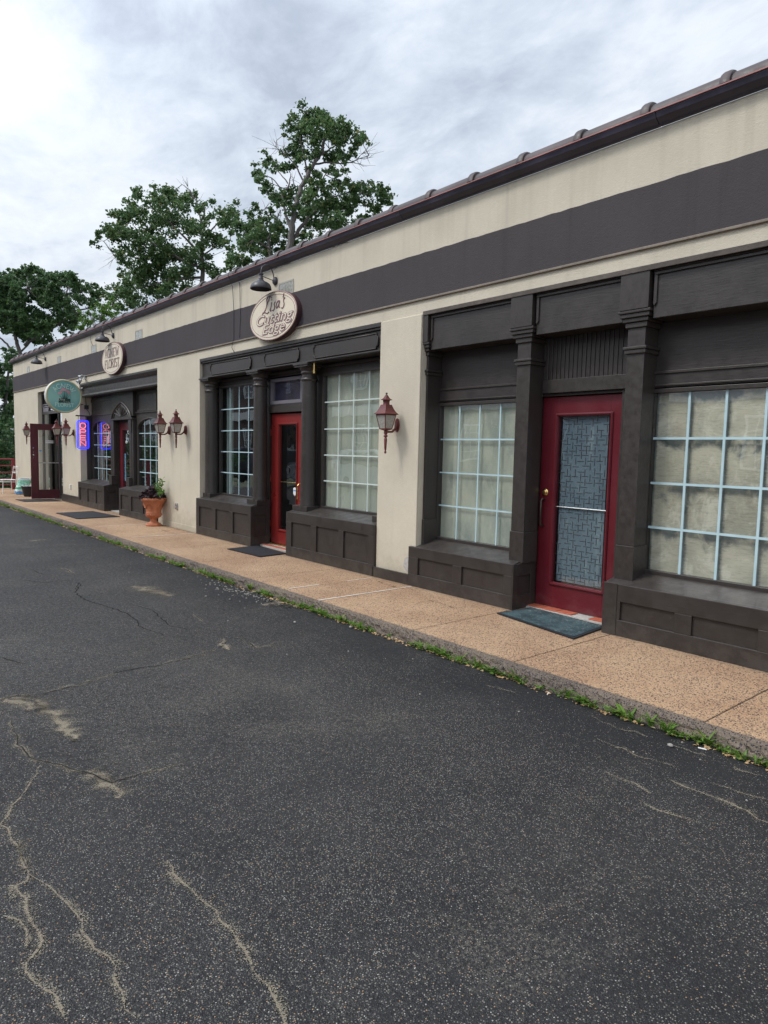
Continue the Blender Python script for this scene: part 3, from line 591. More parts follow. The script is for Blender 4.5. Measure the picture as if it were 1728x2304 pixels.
# beams and square posts, right bay
bm_=MB()
for a_,b_ in ((-5.58,-4.40),(-4.14,-3.235),(-2.96,-.80)): bm_.box(a_,b_,.05,.284,2.675,3.078)
partx(bm_,'fascia_beam',M_TRIM2,bev=.004)
fm=MB()
for a_,b_ in ((-5.58,-4.40),(-4.14,-3.235),(-2.96,-.80)):
    fm.box(a_,b_,.022,.0495,3.045,3.078).box(a_,b_,.032,.0495,3.02,3.044)
    fm.prism([(a_+.002,3.02),(a_+.002,2.79),(a_+.012,2.77),(a_+.03,2.80),(a_+.03,3.02)],.034,.0495)
partx(fm,'fascia_moulding',M_TRIM,bev=.003)
part(MB().box(-5.665,-.80,-.010,.0,3.055,3.10),'cracked_edge_board',paint('weathered_edge',(.10,.082,.07),.8,.35,.9,12),bev=.004)
def square_post(xc,full=True,x0=None,x1=None):
    m=MB(); hw=.08
    a_,b_=(xc-hw,xc+hw) if x0 is None else (x0,x1)
    e=.05 if full else 0.0
    m.box(a_-e,b_+.05,0.0,.284,2.76,3.077)
    part_=MB().box(a_,b_,.07,.284,.77,2.62)
    part(m,'post_head',M_TRIM,bev=.004)
    part(part_,'post',M_TRIM,bev=.004)
    c=MB()
    for z0,z1,o in ((2.735,2.76,.065),(2.70,2.734,.052),(2.665,2.699,.035),(2.62,2.664,.018)): c.box(a_-(o if full else 0),b_+o,.07-o,.284,z0,z1)
    for z0,z1,o in ((2.44,2.465,.026),(2.405,2.439,.016)): c.box(a_-(o if full else 0),b_+o,.07-o-.001,.283,z0,z1)
    partx(c,'capital',M_TRIM,bev=.006,seg=3)
    part(MB().box(a_-(.008 if full else 0),b_+.008,.062,.284,.46,.769),'post_base',M_TRIM,bev=.004)
square_post(-4.29); square_post(-3.11)
# thin half pilaster hard against the pier
square_post(0,False,-5.668,-5.64)
# doors
def door(x0,x1,z0,z1,y,gx0,gx1,gz0,gz1,mat_,lab,gm=M_GLASSD,axis=None,hingeL=True,parent=B):
    m=MB(); t=.045
    m.box(x0,gx0,y,y+t,z0,z1).box(gx1,x1,y,y+t,z0,z1).box(gx0,gx1,y,y+t,z0,gz0).box(gx0,gx1,y,y+t,gz1,z1)
    return m,(MB().quad((gx0,y+.018,gz0),(gx1,y+.018,gz0),(gx1,y+.018,gz1),(gx0,y+.018,gz1)))
def ringm(x0,x1,z0,z1,y,w=.028,h=.012):
    m=MB(); frame_ring(m,x0,x1,z0,z1,w,y-h,y-.0005); frame_ring(m,x0+.006,x1-.006,z0+.006,z1-.006,w-.014,y-h-.006,y-h-.0002); return m
# right door
md,mg=door(-4.235,-3.35,.02,2.105,.335,-4.045,-3.475,.275,1.915,M_CRIM,'')
D3=part(md,'door',M_CRIM,bev=.003,label='crimson glazed door with a patterned blue-grey film')
part(mg,'pane',M_GLASSD,D3)
part(ringm(-4.075,-3.445,.245,1.945,.335),'glazing_moulding',M_CRIM,D3,bev=.003)
part(MB().box(-4.02,-3.515,.375,.379,.29,1.915),'glass_film',M_DOORFILM,D3)
ff=MB(); rnd=random.Random(8); s_=.052
for i in range(10):
    for j in range(32):
        x=-4.005+i*s_+rnd.uniform(-.011,.011); z=.31+j*s_*.98+rnd.uniform(-.010,.010)
        if rnd.random()<.12: continue
        if (i+j)%2: ff.box(x-.036,min(x+.036,-3.515),.3735,.3745,z-.003,z+.003)
        else: ff.box(x-.003,x+.003,.3722,.3732,z-.034,min(z+.034,1.915))
part(ff,'film_pattern',M_DARK,D3)
part(MB().tube([(-4.045,.36,1.03),(-3.475,.36,1.03)],.008),'push_bar',M_STEEL,D3,smooth=True)
k=MB().lathe([(0.0,0),(.034,0),(.036,.006),(.026,.012),(.026,.02),(.018,.024),(.018,.03),(0.0,.032)],0,0,20,cap=False); k.xf(Matrix.Translation((-4.165,.335,1.165))@Matrix.Rotation(PI/2,4,'X'))
part(k,'lock_knob',M_BRASS,D3,smooth=True)
part(MB().tube([(-4.175,.335,1.095),(-4.175,.30,1.098),(-4.175,.285,1.08),(-4.175,.283,.96),(-4.175,.285,.85),(-4.175,.30,.828),(-4.175,.335,.828)],.011,n=10),'handle',M_BRONZE,D3,smooth=True)
th=MB().box(-4.24,-3.34,.17,.335,-.0,.016); part(th,'threshold',M_MORTAR)
tt=MB()
for i in range(5):
    if i in(3,): continue
    tt.box(-4.23+i*.178,-4.23+i*.178+.166,.195,.315,.0165,.026)
partx(tt,'threshold_tile',M_BRICKT,bev=.003)
# middle bay ------------------------------------------------------
md,mg=door(-9.48,-8.555,.05,2.085,.335,-9.245,-8.74,.28,1.915,M_RED,'')
D2=part(md,'door',M_RED,bev=.003,label='bright red glazed door of the middle shop')
part(mg,'pane',M_GLASSD,D2); part(ringm(-9.275,-8.71,.25,1.945,.335),'glazing_moulding',M_RED,D2,bev=.003)
part(MB().tube([(-9.245,.365,1.03),(-8.74,.365,1.03)],.008),'push_bar',M_BRASS,D2,smooth=True)
part(MB().tube([(-8.62,.335,1.02),(-8.62,.30,1.02),(-8.62,.28,1.0),(-8.62,.28,.80),(-8.62,.30,.78),(-8.62,.335,.78)],.010,n=10),'handle',M_BRASS,D2,smooth=True)
part(MB().prism([(-8.84,.86),(-8.79,.83),(-8.765,.88),(-8.765,.95),(-8.80,.965),(-8.84,.95)],.345,.347),'shield_sticker',M_WHITE,D2)
part(MB().prism([(-8.83,.905),(-8.775,.905),(-8.775,.925),(-8.83,.925)],.3425,.3445),'sticker_stripe',M_BAGB,D2)
part(MB().prism([(-9.0+.045*math.cos(t*PI/5)*(1 if t%2 else .8),1.22+.06*math.sin(t*PI/5)) for t in range(10)],.345,.347),'emblem_decal',M_BLKPOT,D2)
for z in (.35,1.07,1.8): part(MB().tube([(-9.485,.328,z-.05),(-9.485,.328,z+.05)],.008),'hinge',M_RED,D2,smooth=True)
tr=MB(); frame_ring(tr,-9.47,-8.56,2.235,2.63,.052,.30,.36); T=part(tr,'transom_window',M_GREYF,bev=.004)
part(MB().quad((-9.418,.335,2.287),(-8.612,.335,2.287),(-8.612,.335,2.578),(-9.418,.335,2.578)),'pane',M_GLASSD,T)
part(MB().box(-9.418,-8.612,.36,.364,2.287,2.578),'window_film',paint('purple_transom_film',(.035,.03,.06),.5,.6,.2,9,scuff=(.10,.10,.16)),T)
i2=MB().box(-9.76,-8.30,.30,.33,2.652,2.74).box(-9.74,-9.49,.30,.33,.66,2.651).box(-8.535,-8.01,.301,.33,.66,2.651)
i2.box(-9.489,-8.536,.285,.33,2.105,2.205).box(-9.489,-8.536,.30,.33,2.206,2.232)
i2.box(-11.36,-9.765,.29,.33,2.62,2.74).box(-11.36,-11.19,.29,.33,.66,2.619).box(-8.29,-6.40,.29,.33,2.612,2.74).box(-6.60,-6.40,.29,.33,.66,2.611)
partx(i2,'infill_board',M_TRIM,bev=.003)
partx(MB().box(-11.36,-6.40,.25,.2895,2.69,2.715).box(-9.76,-8.30,.2905,.2995,2.70,2.712),'panel_moulding',M_TRIM,bev=.003)
fb=MB().box(-11.365,-6.395,.05,.289,2.745,3.077).box(-11.365,-6.395,.0,.0495,3.03,3.077).box(-11.365,-6.395,.02,.0495,3.0,3.029).box(-11.365,-6.395,.028,.0495,2.745,2.765)
part(fb,'fascia_beam',M_TRIM2,bev=.005)
def cartouche(x0,x1,z0,z1,y):
    c=.03; o=[(x0+c,z0),(x1-c,z0),(x1-c,z0+c*.8),(x1,z0+c*1.4),(x1,z1-c*1.4),(x1-c,z1-c*.8),(x1-c,z1),(x0+c,z1),(x0+c,z1-c*.8),(x0,z1-c*1.4),(x0,z0+c*1.4),(x0+c,z0+c*.8)]
    m=MB().prism(o,y-.012,y-.0005); cx_=(x0+x1)/2; cz=(z0+z1)/2
    P=o+[o[0]]
    m2=MB().tube([(a_,y-.014,c_) for a_,c_ in P],.009,n=6,cap=False)
    part(m,'fascia_panel',M_TRIM,bev=.003); return part(m2,'panel_moulding',M_TRIM,smooth=True,sharp=60)
cartouche(-11.02,-9.62,2.785,2.965,.05); cartouche(-9.20,-8.25,2.785,2.965,.05); cartouche(-7.88,-6.50,2.785,2.965,.05)
def round_col(xc,yc,x0,x1,y0,y1,zb_):
    prof=[(.118,.70),(.122,.73),(.118,.76),(.114,.80),(.112,1.4),(.108,2.2),(.104,2.50),(.118,2.51),(.122,2.525),(.118,2.54),(.104,2.55),(.104,2.59),(.116,2.60),(.124,2.62),(.116,2.64),(.130,2.655),(.146,2.675),(.150,2.69)]
    part(MB().lathe(prof,xc,yc,28),'column',M_TRIM,smooth=True,sharp=50)
    part(MB().box(xc-.17,xc+.17,max(yc-.17,.01),.29,2.692,2.716).box(xc-.185,xc+.185,max(yc-.185,0.0),.29,2.717,2.744),'capital',M_TRIM,bev=.004)
    part(MB().box(x0,x1,y0,y1,zb_,.735),'column_base',M_TRIM,bev=.004)
round_col(-11.235,.165,-11.365,-11.09,.055,.289,.66); round_col(-9.535,.165,-9.755,-9.425,.05,.289,.66); round_col(-8.165,.165,-8.40,-8.03,.05,.289,.66)
part(MB().box(-6.56,-6.395,.05,.289,.66,.735),'column_base',M_TRIM,bev=.004)
part(MB().lathe([(.0,2.60),(.02,2.60),(.02,2.74),(.0,2.74)],-7.985,.12,16),'brass_cap',M_BRASS,smooth=True)
part(MB().box(-9.49,-8.54,.12,.335,0,.028),'threshold',M_MORTAR,bev=.003); part(MB().box(-9.48,-8.555,.28,.345,.0285,.046),'door_sill',M_BRASS,bev=.003)
part(MB().box(-9.48,-8.56,.13,.21,.0285,.036),'threshold_tiles',M_BRICKT,bev=.002)
# florist bay ---------------------------------------------------------
def arch_window(x0,x1,z0,zs,zt_,vx,hz,y=.30):
    n=20; cx_=(x0+x1)/2; a_=(x1-x0)/2; h=zt_-zs
    arc=[(cx_-a_*math.cos(PI*i/n),zs+h*math.sin(PI*i/n)**.9) for i in range(n+1)]
    def top(x): 
        t=max(-1,min(1,(x-cx_)/a_)); return zs+h*(1-t*t)**.45
    # spandrel board with an arched opening
    m=MB(); zt2=zt_+.14; b=0
    v=[];f=[]
    for i,(x,z) in enumerate(arc): v+=[(x,y-.03,z),(x,y-.03,zt2),(x,y+.02,z)]
    for i in range(n): f+=[(3*i,3*i+3,3*i+4,3*i+1),(3*i,3*i+2,3*i+5,3*i+3)]
    m.v=v;m.f=f
    m.box(x0-.10,x0,y-.03,y+.02,z0,zt2).box(x1,x1+.10,y-.03,y+.02,z0,zt2).box(x0,x1,y-.03,y+.02,z0-.06,z0)
    W_=part(m,'window',M_TRIM,bev=0)
    part(MB().tube([(x,y-.034,z) for x,z in arc],.012,n=6),'arch_moulding',M_TRIM,W_,smooth=True)
    q=MB(); b=[(x,y,z) for x,z in arc]; q.quad(*([(x0,y,z0),(x1,y,z0)]+list(reversed(b)))); part(q,'pane',M_GLASSF,W_)
    mm=MB(); bw=.018; yy=y-.008
    for z in hz: mm.box(x0,x1,yy,yy+.006,z-bw/2,z+bw/2)
    hh=[z0]+sorted(hz)
    for x in vx:
        zz_=hh+[top(x)]
        for i in range(len(zz_)-1): mm.box(x-bw/2,x+bw/2,yy,yy+.006,zz_[i]+(bw/2 if i else 0),zz_[i+1]-(bw/2 if i<len(zz_)-2 else 0))
    part(mm,'muntin_grid',M_MUNT,W_); return W_
arch_window(-18.19,-16.86,.675,1.90,2.14,[-17.88,-17.58,-17.25],[1.84,1.55,1.265,.965])
arch_window(-15.04,-13.72,.675,1.90,2.14,[-14.73,-14.42,-14.10],[1.82,1.54,1.25,.97])
fi=MB().box(-18.32,-16.66,.285,.33,2.285,2.74).box(-15.16,-13.28,.285,.33,2.285,2.74).box(-18.325,-18.295,.15,.33,.66,2.284).box(-13.615,-13.28,.26,.33,.62,2.284).box(-16.75,-16.66,.27,.33,.62,2.284)
partx(fi,'infill_board',M_TRIM,bev=.003)
fi2=MB(); frame_ring(fi2,-15.10,-13.99,2.30,2.70,.03,.262,.2845); fi2.box(-18.3,-16.6,.262,.2845,2.62,2.70).box(-18.3,-16.68,.255,.2845,2.285,2.31).box(-15.13,-13.29,.24,.2845,2.262,2.289)
partx(fi2,'panel_moulding',M_TRIM,bev=.003)
cp=[(.285,2.745),(.04,2.745),(.03,2.775),(.045,2.80),(.06,2.815),(.06,2.95),(.05,2.975),(.02,3.0),(.0,3.04),(.0,3.078),(.285,3.078)]
part(MB().prism(cp,-18.29,-13.275,'x'),'cornice',M_TRIM)
# centre doorway with pointed fan arch
cpn=MB().box(-16.535,-15.17,.20,.284,2.20,2.744); part(cpn,'door_surround',M_TRIM,bev=.004)
arc=[]
n=12; xc=-15.87; hw=.62; z0=2.165; hh=.37
for i in range(n+1):
    t=i/n; arc.append((xc-hw+hw*t,z0+hh*(math.sin(t*PI/2)**.62)*(.86)+hh*.14*t**3))
arc+=[(2*xc-x,z) for x,z in reversed(arc[:-1])]
part(MB().prism(arc,.188,.1995),'fan_panel',M_TRIM); 
part(MB().tube([(x,.186,z) for x,z in arc],.022,n=6),'arch_moulding',M_TRIM,smooth=True,sharp=60)
part(MB().tube([(xc+(x-xc)*.8,.186,z0+(z-z0)*.8+.006) for x,z in arc],.012,n=6),'arch_moulding',M_TRIM,smooth=True,sharp=60)
fan=MB()
for k_ in range(1,8):
    t=PI*k_/8; r_=.42 if abs(k_-4)>1 else .36; fan.tube([(xc+.05*math.cos(t),.184,z0+.03+.03*math.sin(t)),(xc+r_*1.1*math.cos(t),.184,z0+.03+r_*.60*math.sin(t))],.008,.013,n=6)
part(fan,'fan_ribs',M_TRIM,smooth=True)
part(MB().box(-16.56,-15.14,.165,.284,2.13,2.165),'arch_ledge',M_TRIM,bev=.004)
ps=MB()
for a_,b_ in ((-16.53,-16.40),(-15.40,-15.26)):
    ps.box(a_,b_,.195,.284,.84,1.83).box(a_-.012,b_+.012,.18,.284,1.831,2.129)
partx(ps,'pilaster',M_TRIM,bev=.004)
partx(MB().box(-16.555,-16.37,.12,.284,.625,.838).box(-15.42,-15.23,.12,.284,.625,.838),'pilaster_base',M_TRIM,bev=.004)
part(MB().box(-15.25,-15.165,.20,.284,.62,2.129),'side_board',M_TRIM,bev=.003)
partx(MB().box(-16.399,-15.401,.33,.40,2.085,2.20).box(-16.399,-16.372,.285,.40,.0,2.084).box(-15.428,-15.401,.285,.40,0,2.084),'door_frame',M_TRIM)
md,mg=door(-16.37,-15.43,.02,2.08,.32,-16.15,-15.65,.30,1.90,M_CRIM,'')
D1=part(md,'door',M_CRIM,bev=.003,label='crimson glazed door under the fan arch')
part(mg,'pane',M_GLASSD,D1); part(ringm(-16.18,-15.62,.27,1.93,.32),'glazing_moulding',M_CRIM,D1,bev=.003)
part(MB().box(-16.06,-15.93,.344,.346,1.60,1.66),'notice_sticker',M_WHITE,D1)
part(MB().box(-16.13,-16.04,.344,.346,.72,1.36),'blue_poster',paint('blue_poster_paper',(.16,.36,.50),.6,.25,.0,20),D1)
for z in (.9,1.75): part(MB().tube([(-16.375,.312,z-.05),(-16.375,.312,z+.05)],.009),'hinge',M_BLACKM,D1,smooth=True)
part(MB().box(-16.41,-15.39,.10,.33,0,.02),'threshold',M_CONC)
# far left opening: recessed dark frame and an outward-opened door
lf=MB().box(-22.45,-22.36,.10,.16,0,3.078).box(-20.06,-19.965,.10,.16,0,3.078).box(-22.36,-20.06,.10,.16,3.0,3.078).box(-22.36,-20.06,.10,.16,2.42,2.50).box(-21.72,-21.66,.10,.16,0,2.419).box(-20.72,-20.66,.10,.16,0,2.419).box(-21.72,-21.66,.10,.16,2.501,2.999)
partx(lf,'door_frame',M_TRIM,bev=.004)
partx(MB().box(-22.36,-21.72,.115,.155,2.50,2.62).box(-22.36,-21.72,.105,.155,2.63,2.66).box(-22.36,-21.72,.105,.155,2.69,2.72),'louvre',M_GREYF,bev=.003)
sg=MB().quad((-22.36,.13,.1),(-21.72,.13,.1),(-21.72,.13,2.42),(-22.36,.13,2.42)).quad((-20.66,.13,.1),(-20.06,.13,.1),(-20.06,.13,2.42),(-20.66,.13,2.42)).quad((-21.66,.13,2.5),(-20.06,.13,2.5),(-20.06,.13,3.0),(-21.66,.13,3.0))
partx(sg,'sidelight_pane',M_GLASS)
partx(MB().box(-22.36,-21.72,.11,.15,0,.099).box(-20.66,-20.06,.11,.15,0,.099),'sidelight_base',M_TRIM)
# open leaf: built in the yz plane at x=-20.7
md,mg=door(-.62,.16,.02,2.10,0,-.425,.10,.27,1.93,M_MAROON,'')
RZ=Matrix.Translation((-20.70,0,0))@Matrix.Rotation(PI/2,4,'Z')
# local x -> world y, local -y -> world +x
md.xf(RZ); mg.xf(RZ)
D0=part(md,'door',M_MAROON,bev=.003,label='maroon glazed door standing open at right angles to the wall')
part(mg,'pane',M_GLASSD,D0); r_=ringm(-.452,.128,.243,1.957,0); r_.xf(RZ); part(r_,'glazing_moulding',M_MAROON,D0,bev=.003)
r_=MB().tube([(-.425,.02,1.02),(.10,.02,1.02)],.012); r_.xf(RZ); part(r_,'push_bar',M_STEEL,D0,smooth=True)
r_=MB()
for z,q in ((1.43,.014),(1.32,.010),(1.24,.022),(1.16,.008),(.95,.006)): r_.tube([(-.555,-.0,z),(-.555,-.02,z)],q,n=10)
r_.xf(RZ); part(r_,'lock_fittings',M_CHROME,D0,smooth=True)
r_=MB()
for z in (1.585,1.63): r_.box(-.24,-.03,.010,.012,z-.012,z+.012)
r_.xf(RZ); part(r_,'hours_sticker',M_WHITE,D0)
r_=MB().prism([(-.41,1.35),(-.37,1.33),(-.335,1.35),(-.345,1.375),(-.40,1.375)],.010,.012); r_.xf(RZ); part(r_,'badge_sticker',M_BAGB,D0)
part(MB().box(-22.4,-20.0,-.02,.10,0,.012),'threshold',M_STEEL)
# glass block windows
for a_,b_ in ((-8.73,-8.35),(-14.41,-14.05),(-17.30,-16.97),(-20.22,-19.93),(-23.62,-23.36)):
    bw_=MB(); bw_.box(a_,b_,-.0015,.0,3.735,3.91)
    rc=MB(); frame_ring(rc,a_-.012,b_+.012,3.728,3.925,.022,-.008,-.002)
    G=part(rc,'glass_block_window',paint('grout',(.36,.34,.29),.8,.1,.3,20) if a_==-8.73 else bpy.data.materials['grout'])
    gb=MB(); n_=2
    for i in range(n_): gb.box(a_+.010+i*(b_-a_-.02)/n_+.004,a_+.010+(i+1)*(b_-a_-.02)/n_-.004,-.0052,-.0016,3.745,3.905)
    part(gb,'glass_blocks',M_BLOCK,G)
# interior rooms
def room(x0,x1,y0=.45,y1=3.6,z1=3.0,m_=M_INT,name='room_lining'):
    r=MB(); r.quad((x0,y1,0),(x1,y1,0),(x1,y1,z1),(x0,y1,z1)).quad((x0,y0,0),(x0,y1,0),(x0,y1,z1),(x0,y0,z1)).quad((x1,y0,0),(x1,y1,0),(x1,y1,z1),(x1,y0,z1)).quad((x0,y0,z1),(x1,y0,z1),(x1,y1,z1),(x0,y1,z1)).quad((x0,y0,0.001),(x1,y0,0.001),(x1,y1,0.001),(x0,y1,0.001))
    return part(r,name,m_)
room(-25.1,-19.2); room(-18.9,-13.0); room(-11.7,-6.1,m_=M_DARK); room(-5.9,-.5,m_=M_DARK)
partx(MB().box(-11.05,-10.98,.36,.39,.72,2.6).box(-10.92,-10.86,.37,.40,.72,2.6),'curtain',paint('grey_curtain',(.22,.27,.25),.8,.2,.1,8))
# shelving inside the left doorway
sh=MB()
for z in (.45,.9,1.35,1.8): sh.box(-22.2,-20.3,1.6,2.0,z,z+.03)
for x in (-22.2,-21.25,-20.33): sh.box(x,x+.03,1.6,2.0,0,2.1)
sf=sh.build('display_shelf',M_STEEL); tag(sf,'grey metal shelf unit standing inside the open left doorway','shelf')
cb=MB().box(-22.3,-21.0,.5,1.1,.02,.45).build('counter_box',M_TRIM); tag(cb,'low dark counter box just inside the open left doorway','counter')
def inn(name,prof,x,y,z,mt,lab,cat,grp):
    o=MB().lathe(prof,0,0,14).build(name,mt,smooth=True); o.location=(x,y,z); return tag(o,lab,cat,grp)
for k_,(x,z) in enumerate(((-21.0,.93),(-20.75,.93),(-21.0,1.38),(-20.7,1.38),(-21.9,.93))):
    inn('glass_vase',[(.05,0),(.06,.12),(.045,.22),(.06,.28)],x,1.8,z,paint('pale_vase',(.5,.56,.56),.2,.1,0,9) if k_==0 else bpy.data.materials['pale_vase'],'pale glass vase '+['below right on the shelf','at the lower middle of the shelf','above left on the shelf','above right on the shelf','alone at the far left of the shelf'][k_]+' inside the left doorway','vase','vases on the shelf')
# plants inside the florist window
def leafball(m,cx_,cy_,cz,r,n_,sz,rnd,flat=1.0):
    for i in range(n_):
        t=rnd.uniform(0,2*PI); ph=math.acos(rnd.uniform(-1,1)); q=r*rnd.random()**.4
        c=Vector((cx_+q*math.sin(ph)*math.cos(t),cy_+q*math.sin(ph)*math.sin(t),cz+q*math.cos(ph)*flat))
        leaf(m,c,sz*rnd.uniform(.7,1.3),rnd)
def leaf(m,c,s,rnd,up=.5):
    nrm=Vector((rnd.gauss(0,1),rnd.gauss(0,1),rnd.gauss(0,1)+up)).normalized()
    u=nrm.cross(Vector((rnd.gauss(0,1),rnd.gauss(0,1),rnd.gauss(0,1)))).normalized(); w_=nrm.cross(u)
    b=len(m.v); k=.16*s
    m.v+=[tuple(c-u*s*.5),tuple(c-u*s*.1+w_*s*.36+nrm*k),tuple(c+u*s*.55),tuple(c-u*s*.1-w_*s*.36+nrm*k)]
    m.f+=[(b,b+1,b+2),(b,b+2,b+3)]
for k_,(x,z,r) in enumerate(((-14.6,.95,.28),(-14.0,.9,.32),(-17.3,.95,.3))):
    rr=random.Random(40+k_); m=MB(); leafball(m,x,.75,z,r,160,.09,rr); tp=m.build('window_plant',M_LEAFB); 
    tag(tp,['leafy green plant behind the right arched florist window, left one','leafy green plant behind the right arched florist window, right one','leafy green plant behind the left arched florist window'][k_],'plant')
# ================================================================== lettering
def circ(cx_,cz,rx,rz,a0,a1,n=14): return [(cx_+rx*math.cos(math.radians(a0+(a1-a0)*i/n)),cz+rz*math.sin(math.radians(a0+(a1-a0)*i/n))) for i in range(n+1)]
GL={ # letter: (advance, [(points, weight)...]) ; weight 1 thick, .4 thin
'A':(.72,[([(.04,0),(.33,1)],.45),([(.33,1),(.62,0)],1),([(.15,.36),(.50,.36)],.4),([(-.03,.012),(.13,.012)],.35),([(.50,.012),(.74,.012)],.35)]),
'G':(.76,[(circ(.38,.5,.34,.5,48,312,20),.9),([(.62,.0),(.62,.42)],.8),([(.46,.42),(.74,.42)],.35)]),
'N':(.80,[([(.10,0),(.10,1)],.4),([(.08,1),(.62,0)],1),([(.62,0),(.62,1)],.4),([(-.02,.012),(.22,.012)],.35),([(.5,.988),(.74,.988)],.35)]),
'E':(.62,[([(.12,0),(.12,1)],1),([(.03,.985),(.52,.985)],.4),([(.12,.56),(.42,.56)],.4),([(.03,.015),(.56,.015)],.4),([(.53,.0),(.56,.2)],.4),([(.52,1),(.50,.84)],.4)]),
'W':(1.0,[([(.06,1),(.30,0)],.9),([(.30,0),(.50,.9)],.4),([(.44,1),(.68,0)],.9),([(.68,0),(.90,1)],.4),([(-.03,.988),(.2,.988)],.35),([(.78,.988),(1.0,.988)],.35)]),
'F':(.60,[([(.12,0),(.12,1)],1),([(.03,.985),(.54,.985)],.4),([(.12,.54),(.42,.54)],.4),([(.0,.012),(.26,.012)],.35),([(.54,1),(.52,.82)],.4)]),
'L':(.58,[([(.12,0),(.12,1)],1),([(.0,.988),(.26,.988)],.35),([(.03,.015),(.50,.015)],.4),([(.50,0),(.54,.22)],.4)]),
'O':(.78,[(circ(.38,.5,.33,.5,0,360,28),.85)]),
'R':(.70,[([(.12,0),(.12,1)],1),([(.03,.985),(.3,.985)]+circ(.30,.76,.22,.225,90,-90,10)+[(.12,.535)],.6),([(.30,.53),(.62,0)],.9),([(.0,.012),(.26,.012)],.35),([(.54,.012),(.72,.012)],.35)]),
'I':(.32,[([(.13,0),(.13,1)],1),([(.0,.012),(.27,.012)],.35),([(.0,.988),(.27,.988)],.35)]),
'S':(.58,[(circ(.27,.75,.2,.235,30,270,12)+circ(.27,.26,.22,.25,90,-150,12),.8)]),
'T':(.64,[([(.3,0),(.3,1)],1),([(.02,.985),(.58,.985)],.4),([(.02,1),(.03,.82)],.4),([(.58,1),(.57,.82)],.4),([(.17,.012),(.43,.012)],.35)]),
}
def letters(word,x0,x1,z0,h,wt,arc=None,mono=None):
    adv=sum(GL[c][0] for c in word); sx=(x1-x0)/adv; m=MB(); x=x0; q=0
    for c in word:
        for pts,w_ in GL[c][1]:
            if mono and w_<=.36: continue
            P_=[(x+a_*sx,z0+b_*h) for a_,b_ in pts]; s=len(m.v)
            m.ribbon(P_,wt*(mono or w_))
            for i in range(s,len(m.v)): m.v[i]=(m.v[i][0],-q*.00012,m.v[i][2])
            q+=1
        x+=GL[c][0]*sx
    if arc:
        R_,cz=arc
        for i,(a_,y,b_) in enumerate(m.v):
            t=a_/R_; r=b_-cz; m.v[i]=(r*math.sin(t),y,cz+r*math.cos(t))
    return m
def solidify(o,t):
    md=o.modifiers.new('s','SOLIDIFY'); md.thickness=t; md.offset=0; return o
def local(mb,name,mt,parent,**k):
    o=mb.build(name,mt,parent,**k); return o
def ell(a_,b_,n=64): return [(a_*math.cos(2*PI*i/n),b_*math.sin(2*PI*i/n)) for i in range(n)]
def oval_sign(name,label,x,z,a_,b_):
    t=thing(name,label,'sign',(x,-.02,z))
    local(MB().prism(ell(a_,b_),-.07,.018),'backing',M_SIGNB,t)
    local(MB().prism(ell(a_-.014,b_-.014),-.078,-.0705),'face',M_SIGNC,t)
    P_=ell(a_-.012,b_-.012); P_.append(P_[0])
    r=MB(); r.tube([(p[0],-.072,p[1]) for p in P_],.010,n=8,cap=False); local(r,'rim',M_SIGNP,t,smooth=True,sharp=70)
    r=MB(); q=ell(a_-.05,b_-.05); q.append(q[0]); r.tube([(p[0],-.079,p[1]) for p in q],.0035,n=6,cap=False); local(r,'rim_line',M_LETTER2,t,smooth=True,sharp=70)
    return t
s1=oval_sign('oval_sign','cream oval sign with serif lettering reading AGNEW FLORIST on the dark band',-15.585,3.46,.675,.352)
o=letters('AGNEW',-.46,.46,.035,.185,.019); o.xf(Matrix.Translation((0,-.0815,0))); solidify(local(o,'lettering',M_LETTER2,s1),.004)
o=letters('FLORIST',-.48,.48,-.20,.185,.019); o.xf(Matrix.Translation((0,-.0815,0))); solidify(local(o,'lettering',M_LETTER,s1),.004)
s2=oval_sign('oval_sign',"cream oval sign reading Lisa's Cutting Edge above the middle shop",-8.755,3.455,.655,.345)
lisa=[([(-0.023,0.265),(-0.05,0.292),(-0.09,0.300),(-0.130,0.290),(-0.158,0.254),(-0.145,0.207),(-0.159,0.159),(-0.190,0.113),(-0.235,0.080)],.022),([(-0.275,0.050),(-0.262,0.078),(-0.22,0.088),(-0.175,0.070),(-0.133,0.058),(-0.095,0.075)],.018),([(-0.075,0.292),(-0.085,0.262),(-0.112,0.225),(-0.141,0.188)],.016),
([(-0.016,0.201),(-0.034,0.135),(-0.060,0.092),(-0.048,0.079),(-0.025,.09)],.020),([(-0.008,0.243),(-0.013,0.226)],.02),([(0.088,0.190),(0.062,0.18),(0.052,0.160),(0.068,0.125),(0.058,0.095),(0.030,0.078),(-0.005,0.085)],.020),
([(0.197,0.188),(0.165,0.192),(0.130,0.175),(0.105,0.135),(0.108,0.100),(0.130,0.098),(0.165,0.130),(0.200,0.188)],.018),([(0.203,0.190),(0.180,0.125),(0.182,0.102),(0.208,0.100)],.020),([(0.312,0.275),(0.285,0.222)],.020),([(0.340,0.217),(0.312,0.205),(0.300,0.178),(0.318,0.127),(0.305,0.092),(0.275,0.076),(0.245,0.085)],.020)]
m=MB()
for k_,(P_,w_) in enumerate(lisa):
    s=len(m.v); m.ribbon(P_,w_,w_*.75)
    for i in range(s,len(m.v)): m.v[i]=(m.v[i][0]*1.02,-.0815-k_*.0001,m.v[i][2]-.005)
solidify(local(m,'lettering',M_LETTER,s2),.004)
